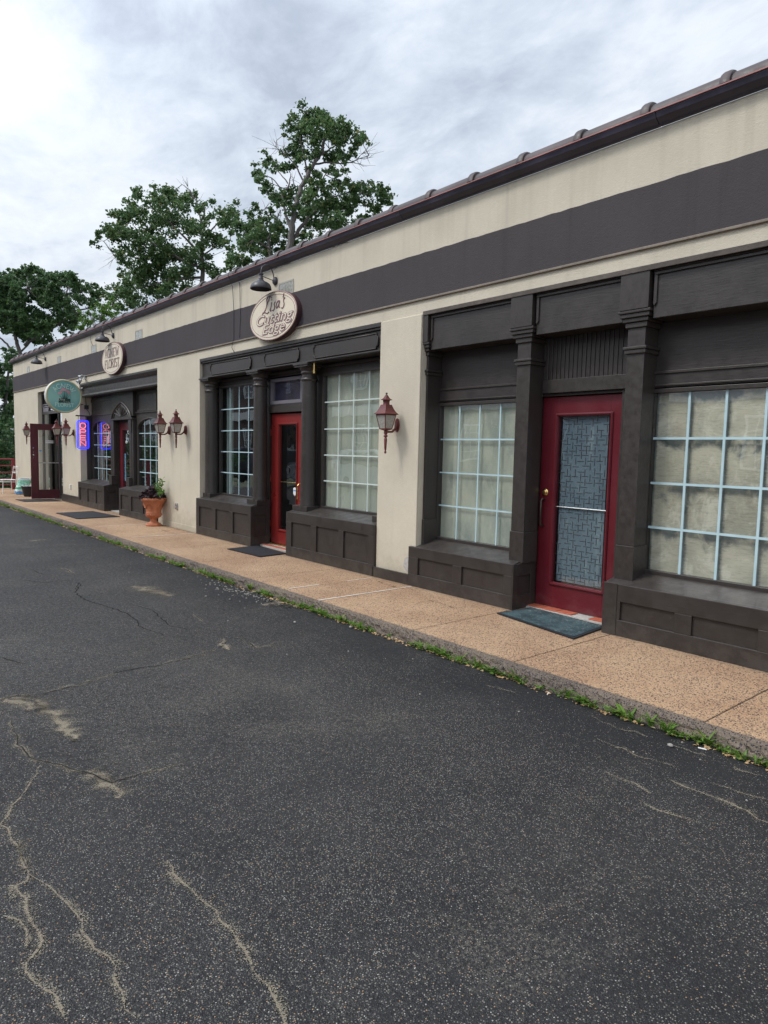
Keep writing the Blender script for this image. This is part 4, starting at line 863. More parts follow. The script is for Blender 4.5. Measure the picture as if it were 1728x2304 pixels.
def textmesh(txt,size,off,shear,sx,ext=.0008,space=1.0):
    c=bpy.data.curves.new('t','FONT'); c.body=txt; c.size=size; c.offset=off; c.shear=shear; c.extrude=ext; c.align_x='CENTER'; c.space_character=space; c.resolution_u=4
    o=bpy.data.objects.new('t',c); COL.objects.link(o); dg=bpy.context.evaluated_depsgraph_get(); me=bpy.data.meshes.new_from_object(o.evaluated_get(dg)); bpy.data.objects.remove(o); 
    me.transform(Matrix.Rotation(PI/2,4,'X')@Matrix.Diagonal((sx,1,1,1))); me.materials.clear(); return me
def textobj(name,me,mt,parent,loc,rz=0):
    me.materials.append(mt); o=bpy.data.objects.new(name,me); COL.objects.link(o); o.parent=parent; o.location=loc; o.rotation_euler=(0,0,rz); return o
for txt,z,sx,xc_ in (('Cutting',-.095,1.62,.015),('Edge',-.235,1.62,.02)):
    textobj('lettering',textmesh(txt,.200,.007,.28,sx,space=1.02),M_LETTER2,s2,(xc_+.010,-.0803,z-.010))
    textobj('lettering',textmesh(txt,.200,.006,.28,sx,space=1.02),M_LETTER,s2,(xc_,-.0812,z))
    textobj('lettering',textmesh(txt,.200,-.0005,.28,sx,space=1.02),M_SIGNC,s2,(xc_,-.0822,z))
# ================================================================== projecting green sign
gs=thing('round_sign','teal round sign reading AGNEW FLORIST projecting from the wall on thin arms','sign',(-18.10,-.445,2.725),PI/2)
local(MB().prism(ell(.415,.405),-.055,.10),'case',M_OFFW,gs,bev=.012,seg=3)
P_=ell(.398,.388); P_.append(P_[0]); local(MB().tube([(a_,-.055,b_) for a_,b_ in P_],.022,n=8,cap=False),'rim',M_GOLD,gs,smooth=True,sharp=70)
local(MB().prism(ell(.392,.382),-.066,-.0555),'face',M_TEAL,gs)
o=letters('AGNEW',-.30,.30,.205,.105,.018,arc=(.29,-.02),mono=.75); o.xf(Matrix.Translation((0,-.068,0))); solidify(local(o,'lettering',M_LTGREEN,gs),.002)
o=letters('FLORIST',-.215,.225,-.255,.085,.015,mono=.75); o.xf(Matrix.Translation((0,-.068,0))); solidify(local(o,'lettering',M_LTGREEN,gs),.002)
lg=MB(); lg.box(-.13,.145,-.0672,-.0662,-.165,-.055).box(-.145,-.140,-.0672,-.0662,.07,.155).box(-.139,-.08,-.0672,-.0662,.150,.155).box(.06,.135,-.0672,-.0662,.150,.155).box(.136,.141,-.0672,-.0662,-.05,.155)
for k_,(a_,b_) in enumerate(((-.11,.02),(-.06,.05),(-.035,.09),(.0,.12),(.02,.13),(.06,.10),(.09,.08),(.12,.03),(-.12,-.01))): lg.quad((a_*.35+k_*.004-.012,-.0680-k_*.0001,-.055),(a_*.35+k_*.004+.004,-.0680-k_*.0001,-.055),(a_+.003,-.0680-k_*.0001,b_),(a_-.002,-.0680-k_*.0001,b_))
local(lg,'emblem_panel',M_DKGREEN,gs)
pk=MB()
for k_,(cx_,cz,r) in enumerate(((-.02,.165,.055),(-.06,.135,.04),(.03,.150,.045),(-.11,.065,.045),(-.075,.085,.035),(.10,.11,.05),(.12,.07,.035),(.07,.13,.03))):
    pk.prism([(cx_+r*(1 if i%2 else .55)*math.cos(i*PI/6),cz+r*(.8 if i%2 else .45)*math.sin(i*PI/6)) for i in range(12)],-.0705-k_*.0002,-.0695-k_*.0002)
local(pk,'emblem_flowers',M_PINK,gs)
textobj('lettering',textmesh('Dina',.085,0,0,1.0,.0006),M_PALE,gs,(-.06,-.0685,-.108)); textobj('lettering',textmesh('by design',.042,0,0,1.0,.0006),M_PALE,gs,(.06,-.0685,-.150))
local(MB().tube([(.41,.02,.20),(.47,.02,.20),(.48,.22,.20)],.009).tube([(.41,.02,-.17),(.46,.02,-.17),(.48,.22,-.17)],.009),'mounting_arms',M_BLACKM,gs,smooth=True)
# neon OPEN
ne=thing('neon_sign','vertical red and blue neon OPEN sign hanging from a dark bracket','neon sign',(-18.15,.015,1.80),PI/2)
def rrect(hw,hh,r,n=6):
    P_=[]
    for cx_,cz,a0 in ((hw-r,hh-r,0),(-hw+r,hh-r,90),(-hw+r,-hh+r,180),(hw-r,-hh+r,270)): P_+=circ(cx_,cz,r,r,a0,a0+90,n)
    return P_+[P_[0]]
def tub(m,P_,r,y=0): m.tube([(a_,y,b_) for a_,b_ in P_],r,n=8,cap=False)
m=MB(); tub(m,rrect(.138,.35,.045),.011); tub(m,rrect(.114,.325,.035),.006); local(m,'outline_tube',M_NEONB,ne,smooth=True,sharp=80)
m=MB(); c=MB()
W_=.066
shapes=[circ(0,.225,W_,.068,0,360,20),
 [(-W_,.01),(-W_,.125),(W_-.03,.125)]+circ(W_-.03,.095,.03,.03,90,-90,6)+[(-W_,.065)],
 [(W_,-.025),(-W_,-.025),(-W_,-.135),(W_,-.135)],[(-W_,-.08),(W_-.01,-.08)],
 [(-W_,-.285),(-W_,-.165),(W_,-.285),(W_,-.165)]]
for P_ in shapes: tub(m,P_,.0085)
local(m,'letter_tube',M_NEONR,ne,smooth=True,sharp=80)
for P_ in shapes: tub(c,[(a_*1.02,b_) for a_,b_ in P_],.005,-.012)
local(c,'letter_core',M_NEONP,ne,smooth=True,sharp=80)
m=MB(); m.box(-.165,.155,-.02,.02,.455,.485).box(-.11,-.10,.0,.004,.365,.455).box(.06,.07,.0,.004,.365,.455).box(.12,.15,.02,.18,.455,.475); local(m,'bracket',M_BLACKM,ne)
m=MB(); m.box(-.10,-.09,.012,.02,-.33,.34).box(.09,.10,.012,.02,-.33,.34); local(m,'tube_support',M_BLKPOT,ne)
# ================================================================== wall lanterns
def make_lantern(label):
    t=thing('wall_lantern',label,'wall lantern'); q=2**.5; PH=PI/4; yc=-.195
    def sq(m,pr): return m.lathe([(s/q,z) for s,z in pr],0,yc,4,PH)
    m=MB(); sq(m,[(.204,.450),(.206,.456),(.19,.463),(.165,.478),(.145,.495),(.122,.52),(.104,.545),(.094,.562)]); sq(m,[(.056,.563),(.052,.585),(.060,.612)]); sq(m,[(.094,.613),(.098,.618),(.070,.628),(.046,.644),(.030,.664),(.016,.676)])
    local(m,'roof',M_LANT,t,bev=.002)
    local(MB().lathe([(0,.676),(.011,.681),(.013,.690),(.009,.699),(0,.702)],0,yc,12,cap=False),'finial',M_BLACKM,t,smooth=True)
    m=MB()
    for a_ in (-1,1):
        for b_ in (-1,1): m.tube([(a_*.050,yc+b_*.050,.288),(a_*.082,yc+b_*.082,.449)],.0055,n=6)
    sq(m,[(.112,.280),(.112,.290)]); sq(m,[(.02,.262),(.06,.270),(.100,.279)])
    for k_ in range(4):
        a0=PH+k_*PI/2; a1=a0+PI/2; m.tube([(.116*math.cos(a0),yc+.116*math.sin(a0),.4445),(.116*math.cos(a1),yc+.116*math.sin(a1),.4445)],.005,n=6)
    local(m,'frame',M_LANT,t)
    m=MB(); r0,r1=.051*q,.081*q
    for k_ in range(4):
        a0=PH+k_*PI/2; a1=a0+PI/2; m.quad((r0*math.cos(a0),yc+r0*math.sin(a0),.291),(r0*math.cos(a1),yc+r0*math.sin(a1),.291),(r1*math.cos(a1),yc+r1*math.sin(a1),.445),(r1*math.cos(a0),yc+r1*math.sin(a0),.445))
    local(m,'glass',M_LGL,t)
    m=MB().lathe([(0,.0),(.008,.004),(.015,.016),(.013,.028),(.008,.036),(.012,.045),(.014,.08),(.019,.165),(.017,.178),(.010,.184),(.022,.195),(.025,.204),(.022,.213),(.012,.222),(.021,.228),(.021,.262),(.0,.262)],0,yc,14,cap=False); local(m,'drop_spindle',M_LANT,t,smooth=True,sharp=50)
    m=MB().tube([(0,-.02,.36),(0,-.05,.29),(0,-.10,.255),(0,-.18,.25)],.018,.011,n=10); m.lathe([(.0,-.03),(.040,-.03),(.040,-.012),(.045,0),(0,0)],0,0,12,cap=False,ey=2.0)
    M_=Matrix.Translation((0,0,.335))@Matrix.Rotation(-PI/2,4,'X'); s=len(m.v)-60
    for i in range(s,len(m.v)): 
        v_=Vector(m.v[i]); m.v[i]=(v_.x,v_.z if True else 0,.335+v_.y)
    local(m,'wall_bracket',M_LANT,t,smooth=True,sharp=40)
    return t
def mk_lgl():
    m,b,_=newmat('seeded_lantern_glass'); v=noise(60,4,.6,pos()); L.new(mixc(ss(v,.35,.65),(.34,.32,.29),(.46,.44,.39)),b.inputs['Base Color']); b.inputs['Roughness'].default_value=.18; b.inputs['Transmission Weight'].default_value=.15; return m
M_LGL=mk_lgl()
ln=[(-6.04,'weathered red square lantern on the pier beside the crimson patterned door'),(-11.93,'right one of the paired red lanterns on the wall above the terracotta urn'),(-12.67,'left one of the paired red lanterns on the wall above the terracotta urn'),(-18.86,'red lantern on the wall next to the neon sign'),(-19.72,'red lantern whose body overlaps the open maroon door'),(-23.05,'small red lantern on the far left wall section beyond the open door')]
l0=make_lantern(ln[0][1]); l0['group']='red wall lanterns'
for k_,(x,lb) in enumerate(ln):
    t=l0 if k_==0 else copy_tree(l0); t.location=(x,0,1.517 if k_ else 1.512); t['label']=lb; t.rotation_euler=(0,0,random.uniform(-.03,.03))
# ================================================================== gooseneck lamps
def make_goose():
    t=thing('gooseneck_lamp','x','wall lamp'); yc=-.245
    m=MB().lathe([(.150,-.155),(.152,-.150),(.148,-.125),(.130,-.085),(.095,-.058),(.055,-.045),(.045,-.030),(.034,-.022),(.034,.0),(.026,.01),(.026,.045),(.036,.052),(.036,.064),(.018,.070),(0,.07)],0,yc,28,cap=False)
    o=local(m,'shade',M_BLACKM,t,smooth=True,sharp=40); solidify(o,.003)
    m=MB(); m.tube([(0,-.03,.035),(0,-.045,.10),(0,-.075,.165),(0,-.125,.20),(0,-.175,.20),(0,-.225,.165),(0,-.243,.11),(0,-.245,.06)],.008,n=8); m.tube([(0,-.03,.0),(0,-.22,.03)],.006,n=8); local(m,'arm',M_BLACKM,t,smooth=True)
    m=MB().lathe([(.0,-.0),(.055,0),(.060,.008),(.050,.030),(.022,.042),(0,.044)],0,0,20,cap=False); m.xf(Matrix.Rotation(PI/2,4,'X')); local(m,'wall_plate',M_BLACKM,t,smooth=True,sharp=40)
    return t
gl_=[(-8.83,3.975,"black gooseneck lamp over the Lisa's Cutting Edge oval sign"),(-15.75,3.985,'black gooseneck lamp over the AGNEW FLORIST oval sign'),(-21.45,3.975,'black gooseneck lamp near the far left corner with no sign beneath')]
g0=make_goose()
for k_,(x,z,lb) in enumerate(gl_):
    t=g0 if k_==0 else copy_tree(g0); t.location=(x,0,z); t['label']=lb; t['group']='black gooseneck lamps'
# ================================================================== small wall fittings
fl_=thing('floodlight','chrome twin floodlight fitting at the upper corner of the florist shopfront','floodlight',(-17.80,-.0,3.20))
local(MB().box(-.05,.05,-.05,-.001,-.05,.05),'wall_box',M_CHROME,fl_,bev=.01)
for a_,b_ in ((-.10,-.12),(.06,-.02)):
    m=MB().lathe([(.025,0),(.035,.02),(.06,.10),(.062,.12),(.055,.12),(.03,.05)],0,0,16,cap=False); m.xf(Matrix.Translation((a_,-.07,b_+.06))@Matrix.Rotation(math.radians(125),4,'X')); local(m,'lamp_head',M_CHROME,fl_,smooth=True)
sc=thing('security_camera','small pale bullet camera under the chrome floodlight','camera',(-18.12,-.015,2.92))
m=MB().lathe([(0,0),(.028,0),(.03,.02),(.03,.13),(.022,.14),(0,.14)],0,0,14,cap=False); m.xf(Matrix.Rotation(math.radians(80),4,'X')); local(m,'camera_body',M_CHROME,sc,smooth=True)
local(MB().tube([(0,-.04,0),(0,.03,.05),(-.2,.05,.05)],.01),'camera_arm',M_CHROME,sc,smooth=True)
jb=thing('junction_box','dark junction box and cable on the reveal beside the teal round sign','junction box',(-18.31,.15,2.50))
local(MB().box(.0,.05,-.05,.05,-.05,.05),'box_body',M_BLACKM,jb,bev=.004); local(MB().tube([(.02,0,.05),(.02,-.02,.25),(.02,-.08,.42),(.02,-.10,.48)],.007).tube([(.02,0,-.05),(.03,.06,-.12),(.03,.09,-.25),(.02,.10,-.4)],.007),'cable',M_BLACKM,jb,smooth=True)
def wall_cable(label,P_):
    o=MB().tube(P_,.0045,n=6).build('hanging_cable',M_BLACKM,smooth=True); return tag(o,label,'cable')
wall_cable('thin dark cable hanging down the band just left of the middle shopfront',[(-10.05,-.1,4.36),(-10.08,-.12,4.26),(-10.10,-.03,4.1),(-10.08,-.02,3.75),(-10.07,-.025,3.3),(-10.12,-.03,3.15),(-10.05,.03,2.98)])
wall_cable('second thin cable on the band just right of the first cable',[(-9.92,-.05,4.28),(-9.88,-.02,4.1),(-9.86,-.02,3.6),(-9.88,-.025,3.28)])
wall_cable('short curved cable from the gutter to a glass block window by the florist lamp',[(-17.3,-.03,4.14),(-17.32,-.02,4.05),(-17.25,-.015,3.97),(-17.2,-.012,3.92)])
def outlet(x,z,lab,grey):
    t=thing('outlet_cover',lab,'outlet',(x,0,z)); mt=M_CHROME if grey else M_WHITE
    local(MB().box(-.04,.04,-.022,-.001,-.06,.06),'cover_base',mt,t,bev=.004); local(MB().box(-.034,.034,-.036,-.0225,.005,.05).box(-.034,.034,-.034,-.0225,-.052,-.006),'cover_flap',mt,t,bev=.003)
outlet(-12.35,.42,'grey weatherproof outlet cover on the wall right of the terracotta urn',True); outlet(-19.22,.43,'white outlet cover low on the wall beside the open maroon door',False)
# ================================================================== mats
def mat_(P_,mt,lab,rim=True):
    m=MB(); z=.004; m.quad(*[(x,y,z+.010) for x,y in P_]); n=4
    b=[(x,y,z) for x,y in P_]; t=[(x,y,z+.010) for x,y in P_]
    for i in range(n): m.quad(b[i],b[(i+1)%n],t[(i+1)%n],t[i])
    cx_=sum(p[0] for p in P_)/4; cy_=sum(p[1] for p in P_)/4
    th=bpy.data.objects.new('door_mat',None); COL.objects.link(th); th.location=(cx_,cy_,0); tag(th,lab,'doormat',group='door mats')
    m.xf(Matrix.Translation((-cx_,-cy_,0))); m.build('mat_edge',M_MATB,th)
    q=MB(); s=.94; q.quad(*[((x-cx_)*s,(y-cy_)*s*.97,z+.0125) for x,y in P_]); 
    me=q.build('mat_pile',mt,th)
mat_([(-4.20,-.30),(-3.22,-.47),(-3.28,.12),(-4.16,.175)],M_MATT,'worn teal door mat in front of the crimson patterned door')
mat_([(-9.37,-.49),(-8.43,-.46),(-8.50,.03),(-9.46,.08)],M_MATB,'black rubber door mat in front of the bright red door')
mat_([(-16.30,-1.13),(-14.82,-1.10),(-14.90,-.20),(-16.42,-.30)],M_MATB,'large black mat in front of the florist bay')
mat_([(-20.75,-1.02),(-19.9,-.98),(-19.75,-.10),(-20.66,-.12)],M_MATB,'dark mat under the open maroon door')
# ================================================================== terracotta urn
ur=thing('terracotta_urn','terracotta pedestal urn with garland relief standing on the sidewalk','urn',(-12.95,-.22,0))
pf=[(.0,0),(.148,0),(.152,.012),(.150,.028),(.132,.038),(.128,.05),(.095,.065),(.070,.085),(.060,.115),(.066,.135),(.078,.142),(.074,.150),(.085,.158),(.130,.185),(.146,.215),(.147,.235),(.138,.250),(.146,.256),(.140,.266),(.142,.30),(.158,.36),(.178,.42),(.200,.465),(.214,.48),(.212,.49),(.226,.495),(.238,.515),(.240,.535),(.232,.545),(.212,.545),(.205,.50),(0,.50)]
local(MB().lathe(pf,0,0,40,cap=False),'urn_body',M_TERRA,ur,smooth=True,sharp=35)
m=MB()
for k_ in range(26):
    t=2*PI*k_/26; m.tube([(.092*math.cos(t),.092*math.sin(t),.166),(.130*math.cos(t),.130*math.sin(t),.187),(.146*math.cos(t),.146*math.sin(t),.215),(.142*math.cos(t),.142*math.sin(t),.240)],.011,n=6)
local(m,'gadroon_ribs',M_TERRA,ur,smooth=True)
m=MB()
for s in range(5):
    P_=[]
    for i in range(13):
        u=i/12; t=2*PI*(s+u)/5+.3; z=.455-.10*math.sin(u*PI); r=.142+(.200-.142)*max(0,(z-.30)/.165)**1.1+.004; P_.append((r*math.cos(t),r*math.sin(t),z))
    m.tube(P_,.008,n=6)
local(m,'garland',M_TERRA,ur,smooth=True)
local(MB().lathe([(0,.515),(.2,.515)],0,0,24,cap=False),'soil',M_SOIL,ur)
rnd=random.Random(9)
pp=thing('purple_plant','mound of ruffled dark purple leaves growing in the terracotta urn','plant',(-12.95,-.22,.515))
m=MB()
for i in range(320):
    t=rnd.uniform(0,2*PI); r=.25*rnd.random()**.55; z=.03+.19*(1-(r/.27)**2)*rnd.uniform(.5,1.1)-(.03 if r>.22 else 0)
    leaf(m,Vector((r*math.cos(t)-.02,r*math.sin(t),z)),rnd.uniform(.05,.095),rnd,1.4)
for i in range(14): leaf(m,Vector((-.12+rnd.uniform(-.04,.04),rnd.uniform(-.04,.04),rnd.uniform(.18,.27))),.07,rnd,1)
local(m,'foliage',M_PURP,pp)
m=MB()
for i in range(26):
    t=rnd.uniform(0,2*PI); r=rnd.uniform(.06,.2); m.tube([(0,0,0),(r*.5*math.cos(t),r*.5*math.sin(t),.08),(r*math.cos(t),r*math.sin(t),.13)],.003,n=5)
local(m,'stems',M_PURP,pp)
gp_=thing('tomato_plant','light green leafy stems growing at the back right of the terracotta urn','plant',(-12.84,-.16,.515))
m=MB(); f_=MB(); ends=[]
for k_,(dx,dy,h) in enumerate(((.04,.0,.42),(.10,-.04,.30),(.16,-.02,.22),(.0,.05,.34),(.20,-.06,.16),(-.06,.0,.3))):
    P_=[(0,0,0),(dx*.4,dy*.4,h*.45),(dx*.9,dy*.8,h*.8),(dx*1.3,dy,h)]; m.tube(P_,.006,.002,n=5)
    for j in range(26):
        u=rnd.uniform(.35,1.05); i=min(2,int(u*3)); q=Vector(P_[i]).lerp(Vector(P_[i+1]),min(1,u*3-i)); f_s=leaf(f_,q+Vector((rnd.gauss(0,.035),rnd.gauss(0,.035),rnd.gauss(0,.02))),rnd.uniform(.035,.06),rnd,.8)
local(m,'stems',M_WEED,gp_); local(f_,'foliage',M_LEAFB,gp_)
# ================================================================== far left corner objects
bp=thing('black_planter','black plastic planter full of twigs beside the open maroon door','planter',(-21.95,-.40,0))
local(MB().lathe([(0,0),(.135,0),(.15,.02),(.205,.27),(.215,.275),(.218,.30),(.200,.30),(.195,.26),(0,.26)],0,0,28,cap=False),'pot',M_BLKPOT,bp,smooth=True,sharp=40); local(MB().lathe([(0,.275),(.19,.275)],0,0,20,cap=False),'soil',M_SOIL,bp)
m=MB()
for i in range(40):
    a_=(rnd.uniform(-.15,.15),rnd.uniform(-.15,.15),.28); m.tube([a_,(a_[0]+rnd.uniform(-.07,.07),a_[1]+rnd.uniform(-.07,.07),.30+rnd.random()*.05)],.005,n=5)
local(m,'twigs',M_WHITE,bp)
bg_=thing('potting_soil_bag','crumpled green and white plastic sack leaning behind the black planter','bag',(-22.95,-.36,0))
def sack(z0,z1,w0,w1,d,mt,name,nz=8,nx=12,sd=1,off=0):
    r=random.Random(sd); m=MB(); 
    for i in range(nz+1):
        t=i/nz; z=z0+(z1-z0)*t; w_=w0+(w1-w0)*t; lean=.30*z
        for k_ in range(nx*2):
            a_=2*PI*k_/(nx*2); sx=math.copysign(abs(math.cos(a_))**.7,math.cos(a_)); sy=math.copysign(abs(math.sin(a_))**.8,math.sin(a_))
            dd=d*(1-.55*(z/.52)**2); m.v.append((sx*dd+r.uniform(-.007,.007),sy*w_/2+lean-.06+r.uniform(-.012,.012),z+r.uniform(-.008,.008)+off))
    n_=nx*2
    for i in range(nz):
        for k_ in range(n_): m.f.append((i*n_+k_,i*n_+(k_+1)%n_,(i+1)*n_+(k_+1)%n_,(i+1)*n_+k_))
    m.f.append(tuple(reversed(range(n_)))); m.f.append(tuple(nz*n_+k_ for k_ in range(n_)))
    return local(m,name,mt,bg_,smooth=True,sharp=60)
sack(.02,.10,.28,.36,.14,M_BAGB,'blue_end',3); sack(.098,.17,.36,.37,.14,M_BAGW,'white_stripe',2,sd=2); sack(.169,.23,.37,.37,.14,M_BAGG,'green_print',2,sd=3); sack(.229,.27,.37,.36,.14,M_BAGW,'white_stripe',2,sd=4); sack(.269,.43,.36,.38,.135,paint('mint_plastic_print',(.28,.60,.45),.4,.5,.4,22),'mint_print',5,sd=5); sack(.429,.50,.38,.40,.13,M_BAGW,'folded_top',3,sd=6)
# white wire chair
ch=thing('wire_chair','white wrought wire garden chair in front of the red railing','chair',(-23.55,-.66,0),math.radians(8))
m=MB()
for a_,b_ in ((-.2,-.19),(.2,-.19),(-.2,.19),(.2,.19)): local(MB().tube([(a_*.92,b_*.92,.42),(a_*1.0,b_*1.02,.2),(a_*1.12,b_*1.12,.0)],.011,n=8),'leg',M_CHAIR,ch,smooth=True)
m.tube([(-.21,-.2,.42),(.21,-.2,.42),(.21,.2,.42),(-.21,.2,.42),(-.21,-.2,.42)],.011,n=8)
m.tube([(-.2,-.185,.36),(.2,-.185,.36)],.008).tube([(-.2,-.185,.36),(-.2,.185,.36)],.008).tube([(.2,-.185,.36),(.2,.185,.36)],.008)
for i in range(9): x=-.18+i*.045; m.tube([(x,-.2,.42),(x,.2,.42)],.004,n=5)
for i in range(9): y=-.18+i*.045; m.tube([(-.21,y,.423),(.21,y,.423)],.004,n=5)
local(m,'seat',M_CHAIR,ch,smooth=True)
m=MB(); m.tube([(-.20,.2,.42),(-.205,.235,.62),(-.21,.27,.82)],.010).tube([(.20,.2,.42),(.205,.235,.62),(.21,.27,.82)],.010)
for z,y in ((.80,.268),(.66,.243)):
    for i in range(5):
        cx_=-.165+i*.0825; m.tube([(cx_+.038*math.cos(t*PI/6),y,z+.028*math.sin(t*PI/6)) for t in range(13)],.0045,n=5)
m.tube([(-.21,.27,.84),(-.1,.272,.82),(0,.275,.85),(.1,.272,.82),(.21,.27,.84)],.006).tube([(-.205,.238,.63),(.205,.238,.63)],.006)
local(m,'backrest',M_CHAIR,ch,smooth=True)
ra=thing('red_railing','dark red metal railing with five rails beyond the end of the building','railing',(-25.75,0,0))
m=MB()
for z,r in ((1.01,.028),(.79,.022),(.565,.018),(.35,.018),(.15,.018)): local(MB().tube([(0,-4.0,z),(0,-.03,z)],r,n=10),'rail',M_RAIL,ra,smooth=True)
for y in (-.03,-2.0,-4.0): local(MB().box(-.05,.05,y-.05,y+.05,-.14,1.035),'post',M_RAIL,ra,bev=.006)
# ================================================================== kerbside plants and litter
def blade(m,x,y,z,az,l,w,lean,rnd):
    d=Vector((math.cos(az),math.sin(az),0)); s=Vector((-math.sin(az),math.cos(az),0)); b=len(m.v); p0=Vector((x,y,z))
    for t in (0,.4,.75): 
        c=p0+d*l*lean*t*t*1.2+Vector((0,0,l*(t-.25*t*t*lean))); ww=w*(.45 if t==0 else (1 if t<.5 else .75)); m.v+=[tuple(c-s*ww/2),tuple(c+s*ww/2)]
    c=p0+d*l*lean*1.2+Vector((0,0,l*(1-.35*lean))); m.v.append(tuple(c))
    m.f+=[(b,b+1,b+3,b+2),(b+2,b+3,b+5,b+4),(b+4,b+5,b+6)]
rnd=random.Random(21); m=MB(); dl=MB()
x=-26.0
while x<-.2:
    dens=1 if not(-7.3<x<-6.75) else .15
    dens*=.25+.75*(math.sin(x*3.1)+math.sin(x*7.7+1)+.6*math.sin(x*17)>-.2)
    if rnd.random()<dens:
        big=rnd.random()<.22; n_=rnd.randint(4,10); y=-1.450+rnd.gauss(0,.012)
        for i in range(n_):
            blade(m,x+rnd.gauss(0,.014),y+rnd.gauss(0,.010),-.100,rnd.uniform(PI,2*PI) if rnd.random()<.75 else rnd.uniform(0,2*PI),rnd.uniform(.035,.07)*(1.6 if big else 1),rnd.uniform(.008,.015)*(1.5 if big else 1),rnd.uniform(.4,1.3),rnd)
        for i in range(rnd.randint(1,4)): leaf(m,Vector((x+rnd.gauss(0,.02),y-.01+rnd.gauss(0,.012),-.090+rnd.random()*.02)),rnd.uniform(.02,.04),rnd,2.5)
    for _ in range(3 if rnd.random()<.6 else 0): leaf(dl,Vector((x+rnd.gauss(0,.03),-1.475+rnd.gauss(0,.015),-.094)),rnd.uniform(.012,.04),rnd,4)
    x+=rnd.uniform(.014,.05)
for x in (-6.95,-6.9,-3.4,-2.6,-2.0,-1.9):
    for i in range(14): blade(m,x+rnd.gauss(0,.012),-1.45,-.100,rnd.uniform(0,2*PI),rnd.uniform(.06,.105),.016,rnd.uniform(.2,.8),rnd)
tag(m.build('kerb_weeds',M_WEED),'low green weeds and grass tufts growing in the gap along the kerb','weeds',kind='stuff')
tag(dl.build('leaf_litter',M_DRY),'dry tan leaf scraps lying along the foot of the kerb','leaf litter',kind='stuff')
m=MB(); rnd=random.Random(31)
for i in range(170):
    t=rnd.random(); x=-6.9+rnd.gauss(0,.35); y=-1.50-abs(rnd.gauss(0,.14)); s=rnd.uniform(.004,.013)
    if rnd.random()<.35: x=rnd.uniform(-14,-.5); y=-1.5-abs(rnd.gauss(0,.35)); s=rnd.uniform(.003,.008)
    b=len(m.v); P_=[(x+s*math.cos(a_)*rnd.uniform(.6,1.2),y+s*math.sin(a_)*rnd.uniform(.6,1.2)) for a_ in (0,1.2,2.5,3.8,5.1)]
    m.prism(P_,-.0985,-.098+s*.7,'z')
tag(m.build('kerb_grit',M_PEBBLE),'pale crumbs of broken concrete scattered on the asphalt below the kerb','grit',kind='stuff')
def butt(x,y,a_,lab):
    o=MB().tube([(-.022,0,0),(.022,0,0)],.0042,n=8).build('cigarette_butt',M_CIG,smooth=True); o.location=(x,y,-.093); o.rotation_euler=(0,0,a_); tag(o,lab,'cigarette butt')
butt(-1.65,-1.52,.3,'white cigarette butt beside the weeds near the right edge of the photo'); butt(-2.72,-1.49,1.9,'white cigarette butt against the weeds left of the taller weed clump')
def pebble(x,y,s,lab):
    r=random.Random(int(x*100)); P_=[]; m=MB(); m.lathe([(s*.5,0),(s,.3*s),(s*.9,.8*s),(s*.4,1.2*s)],0,0,8)
    m.v=[(a_*r.uniform(.8,1.2)*1.3,b_*r.uniform(.8,1.2),c_) for a_,b_,c_ in m.v]; o=m.build('pebble',M_PEBBLE,smooth=True,sharp=80); o.location=(x,y,-.097); tag(o,lab,'pebble')
pebble(-1.78,-1.63,.014,'pale pebble on the asphalt just below the right cigarette butt'); pebble(-4.9,-1.53,.016,'white pebble beside the weeds below the left window of the right bay'); pebble(-5.35,-1.85,.013,'lone pale pebble out on the asphalt away from the kerb')
